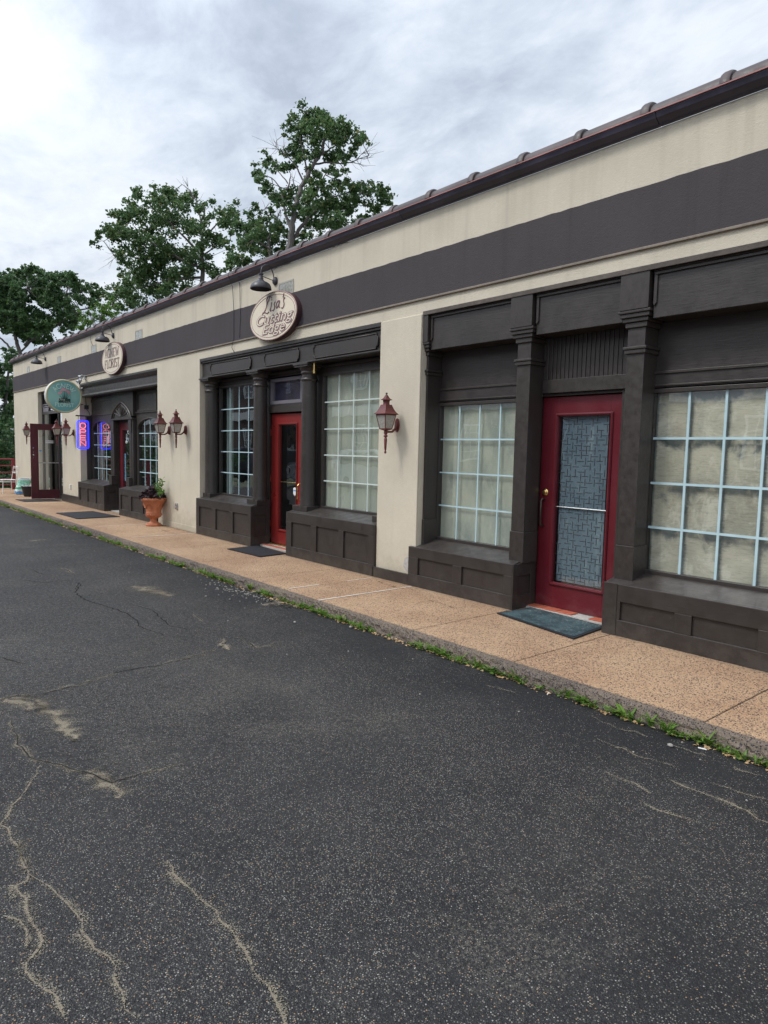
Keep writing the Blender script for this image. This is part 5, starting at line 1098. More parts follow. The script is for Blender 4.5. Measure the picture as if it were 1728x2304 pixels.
# ================================================================== trees
def tree(name,lab,blobs,limbs,mt,ls,dens,zg,sd,group='trees behind the building',tk=1):
    r=random.Random(sd); p0=Vector(limbs[0][0][0]); base=Vector((p0.x,p0.y,zg))
    t=thing(name,lab,'tree',tuple(base),group=group); m=MB()
    for k_,(P_,r0,r1) in enumerate(limbs):
        r0*=tk; Q=[Vector(q)-base for q in P_]
        if k_==0: Q=[Vector((0,0,0))]+Q; 
        # small irregularity along the limb
        D=[]
        for i in range(len(Q)-1):
            for s in range(3):
                c=Q[i].lerp(Q[i+1],s/3); D.append(c+Vector((r.gauss(0,.03),r.gauss(0,.03),r.gauss(0,.03)))*(1 if (i or s) else 0)*min(1,r0*8))
        D.append(Q[-1]); m.tube(D,r0*(.72 if k_==0 else .8),r1,n=8)
    # twigs reaching into the leaf clusters from the nearest limb point
    pts=[Vector(q)-base for P_,r0,_ in limbs if r0>.03 for q in P_]
    for P_,r0,r1 in limbs:
        if r1<=.0101 and r0<=.065:
            Q=[Vector(q)-base for q in P_]
            for j in range(9):
                u=r.uniform(.3,1)*(len(Q)-1); i=min(len(Q)-2,int(u)); q=Q[i].lerp(Q[i+1],u-i); d=(Q[-1]-Q[0]).normalized()+Vector((r.gauss(0,.55),r.gauss(0,.55),r.gauss(0,.6))); l=r.uniform(.25,.7)
                m.tube([q,q+d*l*.5,q+d*l+Vector((0,0,r.gauss(.05,.08)))],.009,.004,n=4)
    for i,b in enumerate(blobs):
        c=Vector(b[:3])-base; q=min(pts,key=lambda v:(v-c).length)
        if .3<(q-c).length<4.5 and i%2==0:
            md=q.lerp(c,.5)+Vector((r.gauss(0,.12),r.gauss(0,.12),r.gauss(0,.10))); m.tube([q,md,c],.022,.006,n=5)
    local(m,'trunk',M_BARK,t,smooth=True)
    f_=MB()
    for x,y,z,rad in blobs:
        c=Vector((x,y,z))-base; n_=max(5,int(dens*(rad/ls)**2))
        # a few sub-clusters inside each cluster give clumps and gaps
        subs=[c+Vector((r.gauss(0,.5),r.gauss(0,.6),r.gauss(0,.45)))*rad for _ in range(max(3,int(3+rad*4)))]
        for i in range(n_):
            s=r.choice(subs); d=Vector((r.gauss(0,1),r.gauss(0,1),r.gauss(0,.8)))*rad*.26
            leaf(f_,s+d,ls*r.uniform(.65,1.3),r,.9)
    local(f_,'crown',mt,t); return t
B3=[(-27.46,13.22,17.19,0.34),(-27.72,12.99,16.87,0.46),(-27.68,13.86,17.18,0.46),(-25.13,12.65,15.83,0.48),(-28.73,13.05,17.04,0.41),(-27.29,11.79,16.21,0.28),(-28.17,12.23,16.22,0.28),(-27.21,12.20,15.84,0.50),(-27.76,13.32,16.47,0.63),(-26.13,12.97,15.86,0.61),(-25.70,13.36,15.89,0.55),(-25.31,13.67,15.85,0.33),(-26.27,14.95,16.24,0.34),(-25.41,14.54,15.55,0.22),(-24.93,13.57,15.20,0.38),(-25.77,13.60,15.48,0.44),(-26.75,13.53,15.73,0.57),(-26.61,12.67,15.33,0.50),(-27.57,12.67,15.64,0.45),(-28.48,12.85,15.69,0.41),(-28.07,12.29,15.40,0.23),(-27.48,13.81,15.56,0.52),(-26.45,12.45,14.80,0.33),(-27.33,14.32,15.52,0.47),(-27.22,14.81,15.47,0.35),(-25.91,14.26,15.21,0.28),(-24.79,12.90,13.98,0.21),(-26.09,11.71,14.21,0.27),(-28.34,12.52,15.17,0.35),(-29.36,11.86,15.19,0.35),(-28.70,11.88,14.80,0.40),(-27.79,11.84,14.52,0.34),(-27.71,12.08,14.38,0.28),(-26.77,10.99,13.71,0.27),(-28.81,11.04,14.23,0.31),(-30.04,11.63,14.54,0.24),(-27.45,10.59,13.39,0.33),(-28.70,11.15,13.60,0.28),(-29.19,11.78,13.71,0.35),(-28.55,11.46,13.17,0.34),(-27.47,11.21,12.87,0.33),(-27.03,11.11,12.45,0.22),(-28.35,12.14,13.43,0.35),(-28.65,12.80,13.67,0.35),(-28.60,12.54,13.20,0.29),(-26.98,11.98,12.47,0.33),(-28.21,12.40,13.60,0.23),(-27.82,13.33,14.56,0.23),(-26.60,12.46,13.60,0.33),(-27.45,13.44,14.29,0.35),(-26.32,12.90,14.01,0.28),(-25.58,12.84,13.92,0.27),(-24.78,12.73,13.48,0.32),(-26.77,14.07,14.12,0.29),(-26.60,14.43,14.22,0.29),(-25.22,12.37,13.11,0.32),(-25.62,11.97,12.89,0.32),(-26.10,12.70,13.07,0.33),(-24.90,13.59,13.25,0.33),(-26.06,14.91,13.81,0.40),(-24.39,14.09,13.15,0.33),(-25.20,15.18,13.64,0.34),(-24.93,15.28,13.41,0.34),(-24.23,15.03,12.83,0.28),(-25.43,16.17,13.18,0.17),(-24.67,14.95,12.88,0.39),(-24.77,15.17,12.53,0.28),(-25.59,15.06,13.29,0.46),(-25.23,14.15,13.01,0.45),(-24.97,13.35,12.84,0.43),(-27.34,14.49,13.75,0.47),(-27.04,13.78,13.30,0.46),(-25.98,13.94,12.78,0.51),(-26.21,13.38,12.56,0.56),(-25.85,14.46,12.92,0.34),(-26.08,12.53,12.46,0.55),(-25.75,11.74,11.96,0.48),(-27.30,12.31,12.34,0.40),(-27.53,13.83,12.56,0.64),(-24.95,12.78,11.70,0.54),(-26.93,14.97,12.78,0.47),(-25.20,13.86,11.77,0.33),(-27.26,14.59,12.22,0.53),(-27.10,13.61,11.97,0.46),(-25.60,12.80,11.12,0.49),(-25.80,12.24,11.00,0.38),(-28.00,13.12,11.82,0.35),(-28.06,13.58,12.38,0.35),(-27.87,12.91,12.23,0.29),(-25.32,14.86,12.41,0.34),(-25.32,14.62,12.21,0.28),(-27.75,13.06,13.16,0.23),(-27.99,13.03,13.46,0.35),(-25.73,15.65,12.64,0.23)]
L3=[([(-27.36,11.68,9.94),(-27.31,11.75,10.56),(-27.23,11.84,11.18),(-27.21,11.87,11.79),(-27.16,11.92,12.36),(-27.06,12.03,12.87),(-26.93,12.16,13.34),(-26.77,12.34,13.80),(-26.60,12.51,14.22),(-26.44,12.66,14.54),(-26.29,12.81,14.90),(-26.20,12.91,15.46),(-26.20,12.90,15.96)],0.240,0.050),([(-26.89,12.87,14.54),(-26.78,13.33,14.69),(-26.50,13.97,14.76),(-26.35,14.48,14.90),(-26.23,14.95,15.17),(-26.15,15.39,15.41)],0.060,0.010),([(-25.86,14.11,14.65),(-26.19,14.80,14.87),(-26.66,15.35,15.22)],0.020,0.006),([(-25.71,14.30,14.76),(-25.66,14.57,15.08),(-25.62,14.81,15.23)],0.020,0.006),([(-25.59,14.45,14.83),(-24.82,14.16,14.50),(-24.12,13.82,14.26)],0.020,0.006),([(-27.10,12.55,14.05),(-26.90,12.36,14.40),(-26.80,12.06,14.94),(-26.60,11.86,15.32)],0.060,0.020),([(-27.37,11.90,11.60),(-27.68,11.80,12.22),(-27.89,11.81,12.84),(-28.14,11.78,13.52),(-28.54,11.56,14.05)],0.100,0.020),([(-27.21,12.40,13.80),(-27.37,12.20,14.31),(-27.55,11.97,14.68),(-27.71,11.73,14.89),(-27.81,11.56,15.01),(-27.91,11.40,15.18)],0.050,0.008),([(-27.84,11.81,14.95),(-28.45,12.12,15.47),(-28.98,12.54,15.92)],0.020,0.005),([(-27.97,11.66,15.09),(-28.23,11.71,15.23),(-28.56,11.67,15.40)],0.015,0.005),([(-27.30,11.92,11.11),(-27.14,12.38,11.75),(-27.03,12.77,12.34),(-26.77,13.35,12.93),(-26.52,13.89,13.34),(-26.10,14.63,13.70)],0.120,0.020),([(-27.07,12.38,12.49),(-26.53,12.54,12.90),(-26.03,12.65,13.40),(-25.67,12.57,13.64)],0.070,0.020),([(-27.64,11.82,13.35),(-27.61,11.96,13.71),(-27.64,12.04,14.11)],0.050,0.020),([(-27.63,11.87,13.64),(-28.17,11.79,14.20),(-28.67,11.75,14.57)],0.040,0.015),([(-26.82,13.00,14.84),(-27.07,13.76,15.52),(-27.25,14.62,16.21)],0.050,0.020),([(-27.56,11.99,13.94),(-28.00,12.44,14.13),(-28.55,12.73,14.17)],0.012,0.005)]
B3B=[(-29.76,11.36,13.06,0.21),(-30.31,11.73,12.94,0.30),(-31.74,12.16,13.34,0.19),(-28.77,11.71,12.66,0.20),(-28.78,11.60,12.49,0.17),(-28.89,11.90,12.19,0.47),(-30.12,12.94,12.82,0.30),(-29.51,11.80,12.17,0.41),(-30.90,11.88,12.66,0.49),(-31.46,11.72,12.50,0.43),(-31.56,11.53,12.63,0.31),(-28.98,11.10,11.55,0.52),(-30.22,12.52,12.03,0.55),(-30.15,13.09,12.14,0.43),(-30.96,11.68,11.86,0.55),(-31.04,12.27,11.69,0.55),(-30.53,12.65,11.56,0.49),(-29.63,12.83,11.56,0.36),(-29.81,13.75,11.84,0.25),(-29.27,12.98,11.77,0.30),(-29.38,10.82,10.85,0.46),(-30.01,10.82,10.68,0.47),(-31.84,11.51,10.86,0.43),(-29.89,11.16,10.47,0.35),(-30.75,10.70,10.20,0.30),(-30.51,12.88,11.34,0.37),(-30.30,12.27,10.97,0.30)]
L3B=[([(-29.37,12.45,10.16),(-29.82,12.29,10.93),(-30.11,12.34,11.82),(-30.51,12.26,12.65),(-30.81,12.25,13.24),(-31.04,12.32,13.77)],0.140,0.010),([(-30.14,11.92,12.99),(-29.91,12.09,13.20)],0.020,0.005),([(-29.80,12.15,11.71),(-29.64,12.47,12.50),(-29.57,12.66,13.13)],0.050,0.008),([(-29.56,12.60,12.91),(-28.48,11.83,12.32)],0.015,0.005),([(-29.69,12.21,11.19),(-29.82,11.40,11.55),(-29.76,10.80,11.76)],0.060,0.020)]
B2=[(-39.78,9.44,15.70,0.31),(-40.63,11.11,16.34,0.57),(-40.23,11.53,16.48,0.49),(-38.89,9.85,15.30,0.62),(-41.93,10.16,15.75,0.58),(-39.14,9.67,14.67,0.62),(-41.12,9.29,14.79,0.72),(-39.78,8.28,13.85,0.54),(-41.91,8.86,14.07,0.49),(-40.90,7.71,13.46,0.31),(-44.67,8.76,13.95,0.31),(-41.81,8.13,13.55,0.19),(-42.89,10.20,14.58,0.76),(-41.46,9.12,13.75,0.49),(-40.16,9.91,14.04,0.64),(-41.87,11.60,15.51,0.76),(-38.87,11.25,15.24,0.80),(-40.14,11.49,16.03,0.57),(-40.03,12.49,16.11,0.66),(-41.23,13.65,17.28,0.43),(-40.02,12.94,16.08,0.58),(-36.75,12.16,14.80,0.47),(-38.36,13.00,14.58,0.49),(-41.00,13.39,15.43,0.77),(-41.14,12.51,15.12,0.85),(-39.52,10.93,13.85,0.72),(-38.78,10.07,13.10,0.63),(-39.92,9.67,13.13,0.64),(-42.45,10.03,13.17,0.67),(-39.99,8.86,12.17,0.47),(-43.30,9.81,12.15,0.34),(-39.66,9.85,12.30,0.72),(-40.92,11.35,12.98,0.83),(-40.30,12.14,13.16,0.83),(-37.95,11.85,13.29,0.71),(-38.59,13.04,13.68,0.65),(-38.63,13.82,14.27,0.66),(-36.93,13.43,14.75,0.72),(-37.89,14.23,15.71,0.49),(-38.06,14.63,15.30,0.50),(-39.39,15.25,14.90,0.43),(-36.97,13.30,13.39,0.48),(-36.21,13.37,12.84,0.31),(-38.30,13.20,12.96,0.41),(-39.99,11.70,12.17,0.91),(-40.14,10.74,11.88,0.81),(-42.48,10.91,12.06,0.77),(-39.61,9.26,10.71,0.79),(-40.44,10.42,11.05,0.90),(-39.64,11.11,11.03,0.81),(-37.86,11.36,11.18,0.71),(-38.63,12.30,11.89,0.57),(-38.09,12.95,12.05,0.49),(-37.50,13.11,11.97,0.40),(-39.23,13.81,12.14,0.42),(-43.71,9.86,11.36,0.52),(-43.29,10.16,10.76,0.69),(-40.33,8.42,10.02,0.47),(-40.05,9.83,10.20,0.64),(-42.06,11.50,10.93,0.68),(-39.41,8.49,9.36,0.54),(-39.10,8.93,9.51,0.31),(-37.74,10.46,10.21,0.47),(-41.28,12.56,11.41,0.69)]
L2=[([(-38.32,12.72,9.98),(-38.41,12.80,11.32),(-38.50,12.87,12.52),(-38.63,12.87,13.65),(-38.74,12.88,14.64),(-38.69,13.08,15.64)],0.260,0.050),([(-38.55,12.83,12.80),(-39.00,12.32,13.48),(-39.46,11.78,14.15),(-39.92,11.25,14.83),(-40.37,10.71,15.36)],0.100,0.020),([(-38.46,12.82,11.96),(-39.00,11.87,12.43),(-39.53,10.93,12.90),(-40.07,10.01,13.50),(-40.75,8.87,13.81),(-41.07,8.03,13.16)],0.120,0.015),([(-38.61,12.86,13.51),(-38.85,13.62,14.56),(-38.90,14.59,15.63)],0.100,0.020),([(-38.53,12.86,12.80),(-38.91,13.65,13.46),(-39.16,14.57,13.98)],0.070,0.020),([(-38.73,12.87,14.64),(-39.14,12.84,15.83),(-39.67,12.63,16.74),(-40.21,12.34,17.16)],0.060,0.010),([(-41.66,9.26,13.55),(-42.37,9.28,12.87),(-43.36,9.04,12.59)],0.030,0.006),([(-41.81,8.95,12.55),(-42.03,8.88,12.86),(-42.29,8.76,13.09)],0.015,0.005),([(-38.53,13.16,15.07),(-37.91,13.47,15.13),(-36.92,14.19,15.12)],0.040,0.010),([(-39.16,12.55,16.04),(-38.93,12.15,16.56),(-38.47,11.94,16.51)],0.020,0.006),([(-38.43,12.81,11.53),(-39.40,11.16,11.28),(-40.33,9.52,10.60)],0.100,0.020)]
B1=[(-54.23,5.75,10.83,0.30),(-53.61,8.84,10.71,0.22),(-53.90,4.93,10.14,0.44),(-51.54,7.58,9.58,0.38),(-58.50,8.82,10.75,0.50),(-56.04,11.45,12.58,0.51),(-56.82,10.41,14.35,0.49),(-53.00,9.74,13.26,0.45),(-54.61,8.86,12.94,0.22),(-56.89,6.76,9.96,0.47),(-60.59,5.22,11.20,0.23),(-56.93,4.54,13.12,0.32),(-54.91,9.30,13.86,0.22),(-53.44,11.33,12.98,0.50),(-55.38,12.22,13.03,0.36),(-53.99,8.17,10.55,0.38),(-51.50,7.46,11.35,0.39),(-56.39,6.22,12.69,0.50),(-58.87,8.37,11.64,0.22),(-52.06,8.54,10.42,0.21),(-55.52,9.59,12.07,0.42),(-53.31,6.52,9.86,0.41),(-53.09,8.64,12.44,0.31),(-57.63,7.15,12.62,0.39),(-53.56,6.16,11.77,0.42),(-56.36,6.87,13.28,0.45),(-57.90,6.56,13.70,0.34),(-55.38,6.79,9.38,0.33),(-59.39,6.74,14.42,0.38),(-60.31,6.51,13.52,0.47),(-52.60,8.90,9.50,0.30),(-59.97,5.95,13.29,0.46),(-58.95,7.05,12.96,0.34),(-56.09,8.73,13.13,0.31),(-57.29,6.92,10.69,0.37),(-55.88,8.22,9.94,0.31),(-59.22,6.39,11.69,0.47),(-58.48,6.96,13.36,0.37),(-54.83,6.58,12.41,0.30),(-55.50,9.76,11.34,0.32),(-59.14,6.35,12.98,0.25),(-57.93,5.14,13.51,0.32),(-58.86,8.40,10.90,0.36),(-55.51,6.07,11.11,0.41),(-58.59,5.14,12.10,0.34),(-56.32,8.29,14.13,0.46),(-54.94,9.79,10.34,0.38),(-55.32,4.80,10.59,0.20),(-56.47,8.70,10.50,0.24),(-53.43,6.32,10.68,0.43),(-57.46,6.50,13.66,0.28),(-55.88,7.26,12.19,0.31),(-57.63,8.18,14.60,0.37),(-60.33,6.24,10.81,0.46),(-57.90,10.69,12.26,0.38),(-53.18,7.97,11.61,0.41),(-60.81,6.64,13.70,0.28),(-54.68,8.99,12.79,0.27),(-54.11,9.95,12.25,0.47),(-51.40,8.13,12.39,0.25),(-61.39,5.19,12.18,0.34),(-55.36,5.44,12.04,0.29),(-53.71,7.74,10.72,0.34),(-53.85,7.78,10.01,0.45),(-53.80,7.04,9.83,0.48),(-54.06,7.76,12.99,0.27),(-52.26,9.52,10.32,0.48),(-53.45,11.20,13.40,0.26),(-55.96,6.33,13.33,0.41),(-55.00,11.79,13.31,0.35),(-56.53,11.95,13.73,0.33),(-58.06,9.78,11.10,0.22),(-55.47,6.87,11.83,0.35),(-58.65,6.39,11.29,0.51),(-57.86,7.91,11.66,0.25),(-58.51,6.94,10.84,0.25),(-53.04,10.15,12.83,0.40),(-51.87,8.82,9.40,0.27),(-58.23,7.60,10.55,0.43),(-56.30,9.24,13.93,0.41),(-53.54,9.12,13.44,0.47),(-59.11,5.88,12.89,0.43),(-51.38,8.21,10.73,0.38),(-57.94,8.60,13.27,0.27),(-61.27,5.55,10.67,0.46),(-60.68,7.35,13.04,0.50),(-55.17,4.28,10.98,0.26),(-57.63,7.46,9.64,0.24),(-59.30,7.15,14.61,0.25),(-54.53,5.41,11.57,0.41),(-58.59,5.82,12.37,0.27),(-54.36,5.85,9.46,0.20),(-53.87,6.93,10.90,0.37),(-51.58,7.62,11.22,0.25),(-52.77,9.03,11.71,0.37),(-59.16,7.95,13.87,0.24),(-54.49,10.13,10.29,0.31),(-57.95,8.34,10.37,0.37),(-61.26,6.88,14.52,0.38),(-51.41,9.12,10.97,0.32),(-56.36,11.10,12.85,0.27),(-59.29,8.05,11.98,0.41),(-58.68,6.31,13.66,0.26),(-54.84,7.38,13.43,0.21),(-55.41,4.94,13.10,0.34),(-55.37,7.47,10.27,0.22),(-55.04,7.40,12.08,0.21),(-53.83,7.78,13.34,0.38),(-57.92,7.56,14.28,0.23),(-58.18,6.70,13.28,0.46),(-52.76,8.88,12.28,0.22),(-53.97,6.26,10.50,0.47),(-58.12,5.23,12.85,0.46),(-59.62,5.73,12.57,0.32),(-57.35,8.06,13.60,0.45),(-56.70,8.52,13.32,0.26),(-56.87,10.86,11.56,0.44),(-56.34,9.96,11.49,0.21),(-54.55,8.73,12.08,0.44),(-59.52,6.42,14.02,0.24),(-59.39,5.41,12.01,0.28),(-53.50,8.83,11.78,0.23),(-54.57,5.54,10.88,0.33),(-53.88,8.98,13.27,0.31),(-59.97,5.54,13.69,0.26),(-57.10,9.13,12.54,0.51),(-55.12,6.43,11.20,0.39),(-56.20,7.94,12.67,0.43),(-50.66,9.36,12.36,0.22),(-57.48,6.99,12.31,0.23),(-55.95,7.36,13.66,0.30),(-58.19,7.64,9.69,0.30),(-58.20,8.63,9.59,0.47),(-53.24,6.09,12.49,0.42),(-58.90,9.61,14.56,0.23),(-55.84,4.38,12.97,0.20),(-59.51,8.72,13.37,0.23),(-58.14,10.27,11.19,0.52),(-51.41,10.15,12.85,0.24),(-53.14,8.73,11.90,0.35),(-54.79,5.34,12.97,0.39),(-59.58,7.94,12.49,0.48),(-58.57,7.35,11.82,0.34),(-58.63,9.64,12.40,0.31),(-58.35,7.91,9.90,0.31),(-55.48,6.73,12.07,0.28),(-60.09,5.99,13.58,0.52),(-57.05,4.97,13.02,0.26),(-56.68,4.86,11.15,0.42),(-57.66,4.98,12.89,0.35),(-58.43,6.88,11.58,0.22),(-52.76,9.26,10.52,0.24),(-56.79,7.65,14.20,0.33),(-57.62,6.54,12.61,0.50),(-57.63,8.73,10.73,0.31),(-54.91,8.59,11.97,0.37),(-56.39,6.49,13.34,0.22),(-55.48,8.58,10.04,0.23),(-54.82,8.59,11.97,0.25),(-56.58,9.63,13.15,0.37),(-52.20,7.54,9.71,0.29),(-53.16,7.27,10.47,0.21),(-52.06,6.84,8.93,0.41),(-55.95,6.66,11.45,0.32),(-58.84,7.94,11.11,0.49),(-55.76,9.28,14.07,0.27),(-57.20,7.56,11.07,0.25),(-61.70,5.81,13.36,0.31),(-59.46,7.33,14.09,0.48),(-55.85,5.64,12.67,0.31),(-53.16,7.92,11.66,0.38),(-54.64,9.67,12.14,0.23),(-53.50,7.33,9.71,0.49),(-56.41,7.82,9.25,0.46),(-53.16,6.34,11.50,0.36),(-57.06,4.99,10.53,0.21),(-59.99,5.55,13.60,0.36),(-55.42,5.72,12.46,0.46),(-54.88,4.98,10.88,0.37),(-58.11,7.59,10.21,0.50),(-55.74,4.54,11.52,0.29),(-55.70,12.49,13.00,0.28),(-56.81,7.57,9.53,0.47),(-61.45,5.52,12.75,0.34),(-57.83,5.98,13.20,0.29),(-57.11,6.19,11.93,0.38),(-54.97,5.94,10.03,0.26),(-50.84,8.70,10.41,0.24),(-57.20,11.29,13.06,0.39),(-52.51,8.50,10.49,0.33),(-49.93,10.18,11.45,0.33),(-57.12,11.25,13.71,0.22),(-54.36,9.73,10.25,0.31),(-56.09,8.32,11.33,0.28),(-57.22,10.73,11.87,0.34),(-59.73,5.68,11.53,0.31),(-52.25,9.63,13.35,0.31),(-55.63,5.69,11.83,0.37),(-58.54,6.30,11.77,0.26),(-59.38,5.53,11.57,0.50),(-56.04,4.67,12.52,0.29),(-53.60,7.71,11.69,0.27),(-55.51,8.52,13.56,0.27),(-50.56,9.37,12.70,0.32),(-59.89,6.20,10.90,0.30),(-56.59,8.75,12.69,0.48),(-52.95,7.08,9.31,0.27),(-59.11,5.06,13.76,0.40),(-57.83,6.21,10.07,0.36),(-52.15,7.39,9.65,0.24),(-54.45,8.50,10.51,0.38),(-60.10,6.29,14.36,0.41),(-56.43,6.40,10.27,0.20),(-58.47,6.99,10.63,0.26),(-56.19,4.37,11.06,0.29),(-59.82,8.30,10.27,0.36),(-56.82,8.21,9.94,0.32),(-57.61,6.38,12.20,0.24),(-52.64,6.07,10.49,0.35),(-53.73,8.85,12.76,0.21),(-54.42,4.04,11.79,0.25),(-54.56,8.81,13.04,0.43),(-52.76,7.90,11.64,0.28),(-52.64,8.78,11.68,0.23),(-54.11,7.88,12.91,0.47),(-53.82,6.24,11.27,0.28),(-55.09,6.57,13.54,0.38),(-55.26,8.38,10.83,0.23),(-51.45,8.91,11.09,0.47),(-55.49,8.95,12.44,0.35),(-57.33,11.21,13.96,0.37),(-58.77,6.88,12.83,0.42),(-61.01,6.82,13.31,0.24),(-53.88,5.68,10.53,0.37),(-58.48,6.70,13.87,0.24),(-55.35,5.47,11.20,0.27),(-60.44,7.39,14.08,0.29),(-57.23,5.98,10.91,0.40),(-57.29,8.63,12.74,0.37),(-58.11,8.41,13.98,0.34),(-54.83,5.12,12.75,0.43),(-52.83,7.06,12.16,0.32),(-54.83,12.59,13.39,0.34),(-57.89,9.06,13.43,0.48),(-57.72,5.01,13.02,0.26),(-53.19,5.80,12.17,0.46),(-51.23,8.16,12.46,0.23),(-58.92,7.75,14.20,0.32),(-59.53,5.71,13.02,0.38),(-55.05,7.44,12.47,0.29),(-56.68,8.50,10.10,0.35),(-57.80,8.91,12.40,0.36),(-50.39,9.02,12.83,0.47),(-55.41,11.22,13.62,0.24),(-58.60,9.50,10.06,0.49),(-59.25,8.17,14.74,0.46),(-58.53,8.62,10.56,0.47),(-56.22,6.52,10.50,0.21),(-57.97,6.24,10.35,0.22),(-50.99,9.04,9.69,0.37),(-59.68,6.43,11.75,0.52),(-58.42,6.40,11.25,0.25),(-52.44,10.80,11.93,0.36),(-51.02,8.79,13.19,0.40),(-54.68,5.86,13.15,0.46),(-55.05,7.71,12.18,0.36),(-58.03,9.94,12.90,0.53),(-55.73,7.83,13.37,0.23),(-59.15,7.81,11.46,0.33),(-51.89,8.90,10.62,0.38),(-53.57,7.77,11.64,0.41),(-55.29,5.69,12.65,0.24),(-55.88,5.61,13.11,0.48),(-57.91,8.53,11.62,0.30),(-55.59,6.50,10.64,0.38),(-53.80,7.88,9.19,0.35),(-57.65,7.60,11.64,0.32),(-56.51,6.19,10.20,0.39),(-57.94,9.80,14.53,0.35),(-58.37,7.28,14.32,0.27),(-58.43,8.04,9.60,0.46),(-56.36,6.45,12.31,0.33),(-54.37,8.14,9.96,0.45),(-54.04,9.39,11.70,0.26),(-58.67,9.86,12.53,0.53),(-59.70,8.39,14.21,0.43),(-57.63,6.16,10.04,0.38),(-54.95,8.81,12.06,0.40),(-52.04,7.70,12.31,0.47),(-57.25,10.33,14.08,0.45),(-56.12,8.77,12.62,0.39),(-54.93,7.75,10.59,0.43),(-51.98,8.59,10.70,0.28),(-55.17,8.02,10.00,0.32),(-57.00,9.02,14.14,0.48),(-54.40,7.27,13.87,0.48),(-56.35,4.77,12.73,0.43),(-57.92,5.39,11.30,0.47),(-54.82,9.06,12.62,0.44),(-52.65,6.15,11.45,0.47),(-53.50,5.46,9.24,0.25),(-55.06,7.53,13.17,0.21),(-55.59,10.33,11.59,0.31),(-57.14,5.04,12.31,0.47),(-51.77,7.50,12.99,0.26),(-55.35,5.39,10.44,0.20),(-54.56,5.93,11.40,0.23),(-57.97,8.09,11.33,0.25),(-54.94,5.88,11.70,0.42),(-62.20,5.78,13.84,0.23),(-54.99,6.26,10.02,0.49),(-51.61,9.34,11.93,0.27),(-53.68,4.95,10.62,0.25),(-53.83,10.21,12.82,0.38),(-55.11,8.70,10.87,0.25),(-59.07,6.88,10.75,0.28),(-56.36,8.81,10.26,0.42),(-57.66,6.06,11.53,0.38),(-52.04,7.19,10.06,0.45),(-57.21,10.78,11.45,0.52),(-54.10,6.87,10.01,0.37),(-54.42,6.33,9.94,0.37),(-53.25,7.55,13.60,0.26),(-55.96,8.42,10.43,0.30),(-54.95,10.48,11.38,0.30),(-56.58,5.11,13.28,0.41),(-55.56,5.51,12.00,0.40),(-52.38,6.32,10.02,0.46),(-57.26,7.00,10.84,0.41),(-56.42,9.44,12.03,0.45)]
L1=[([(-55.93,7.03,6.99),(-56.01,6.81,8.20),(-55.98,6.63,8.81),(-55.88,6.51,9.30),(-55.63,6.67,10.38),(-55.25,6.98,11.51),(-55.01,7.11,12.62)],0.400,0.080),([(-56.20,6.84,7.99),(-56.19,6.58,8.13),(-56.48,6.02,8.79),(-56.60,5.64,9.22),(-56.80,5.17,9.75)],0.200,0.050),([(-56.22,6.85,8.22),(-56.07,7.53,9.04),(-56.78,7.17,9.66),(-56.68,7.82,10.67)],0.150,0.040),([(-56.08,7.10,8.76),(-54.90,9.03,10.32),(-54.07,10.50,11.52),(-53.67,11.36,11.95)],0.200,0.040),([(-56.49,6.85,10.52),(-56.45,6.19,11.57),(-56.11,5.88,12.60)],0.150,0.040),([(-56.08,7.10,8.76),(-55.62,8.66,10.65),(-55.52,9.79,12.57),(-55.88,10.24,13.41)],0.150,0.040)]
B4=[(-36.64,5.59,7.57,0.28),(-36.59,5.69,7.98,0.28),(-35.78,5.64,7.67,0.32),(-36.78,6.15,8.35,0.28),(-35.87,5.95,8.51,0.18),(-36.02,6.18,7.97,0.37),(-36.43,6.64,8.62,0.33),(-36.02,6.79,8.82,0.23),(-34.79,6.52,8.24,0.23),(-34.89,6.24,7.91,0.32),(-34.86,6.55,8.45,0.14),(-35.10,6.01,8.17,0.27),(-36.85,5.85,8.28,0.19)]
L4=[([(-35.67,6.00,6.13),(-35.77,6.06,7.33),(-35.81,6.11,7.93),(-35.73,6.29,8.46)],0.100,0.020),([(-35.76,6.05,7.33),(-36.09,5.69,7.72)],0.040,0.010),([(-35.79,6.11,7.93),(-35.36,6.56,8.45)],0.040,0.010)]
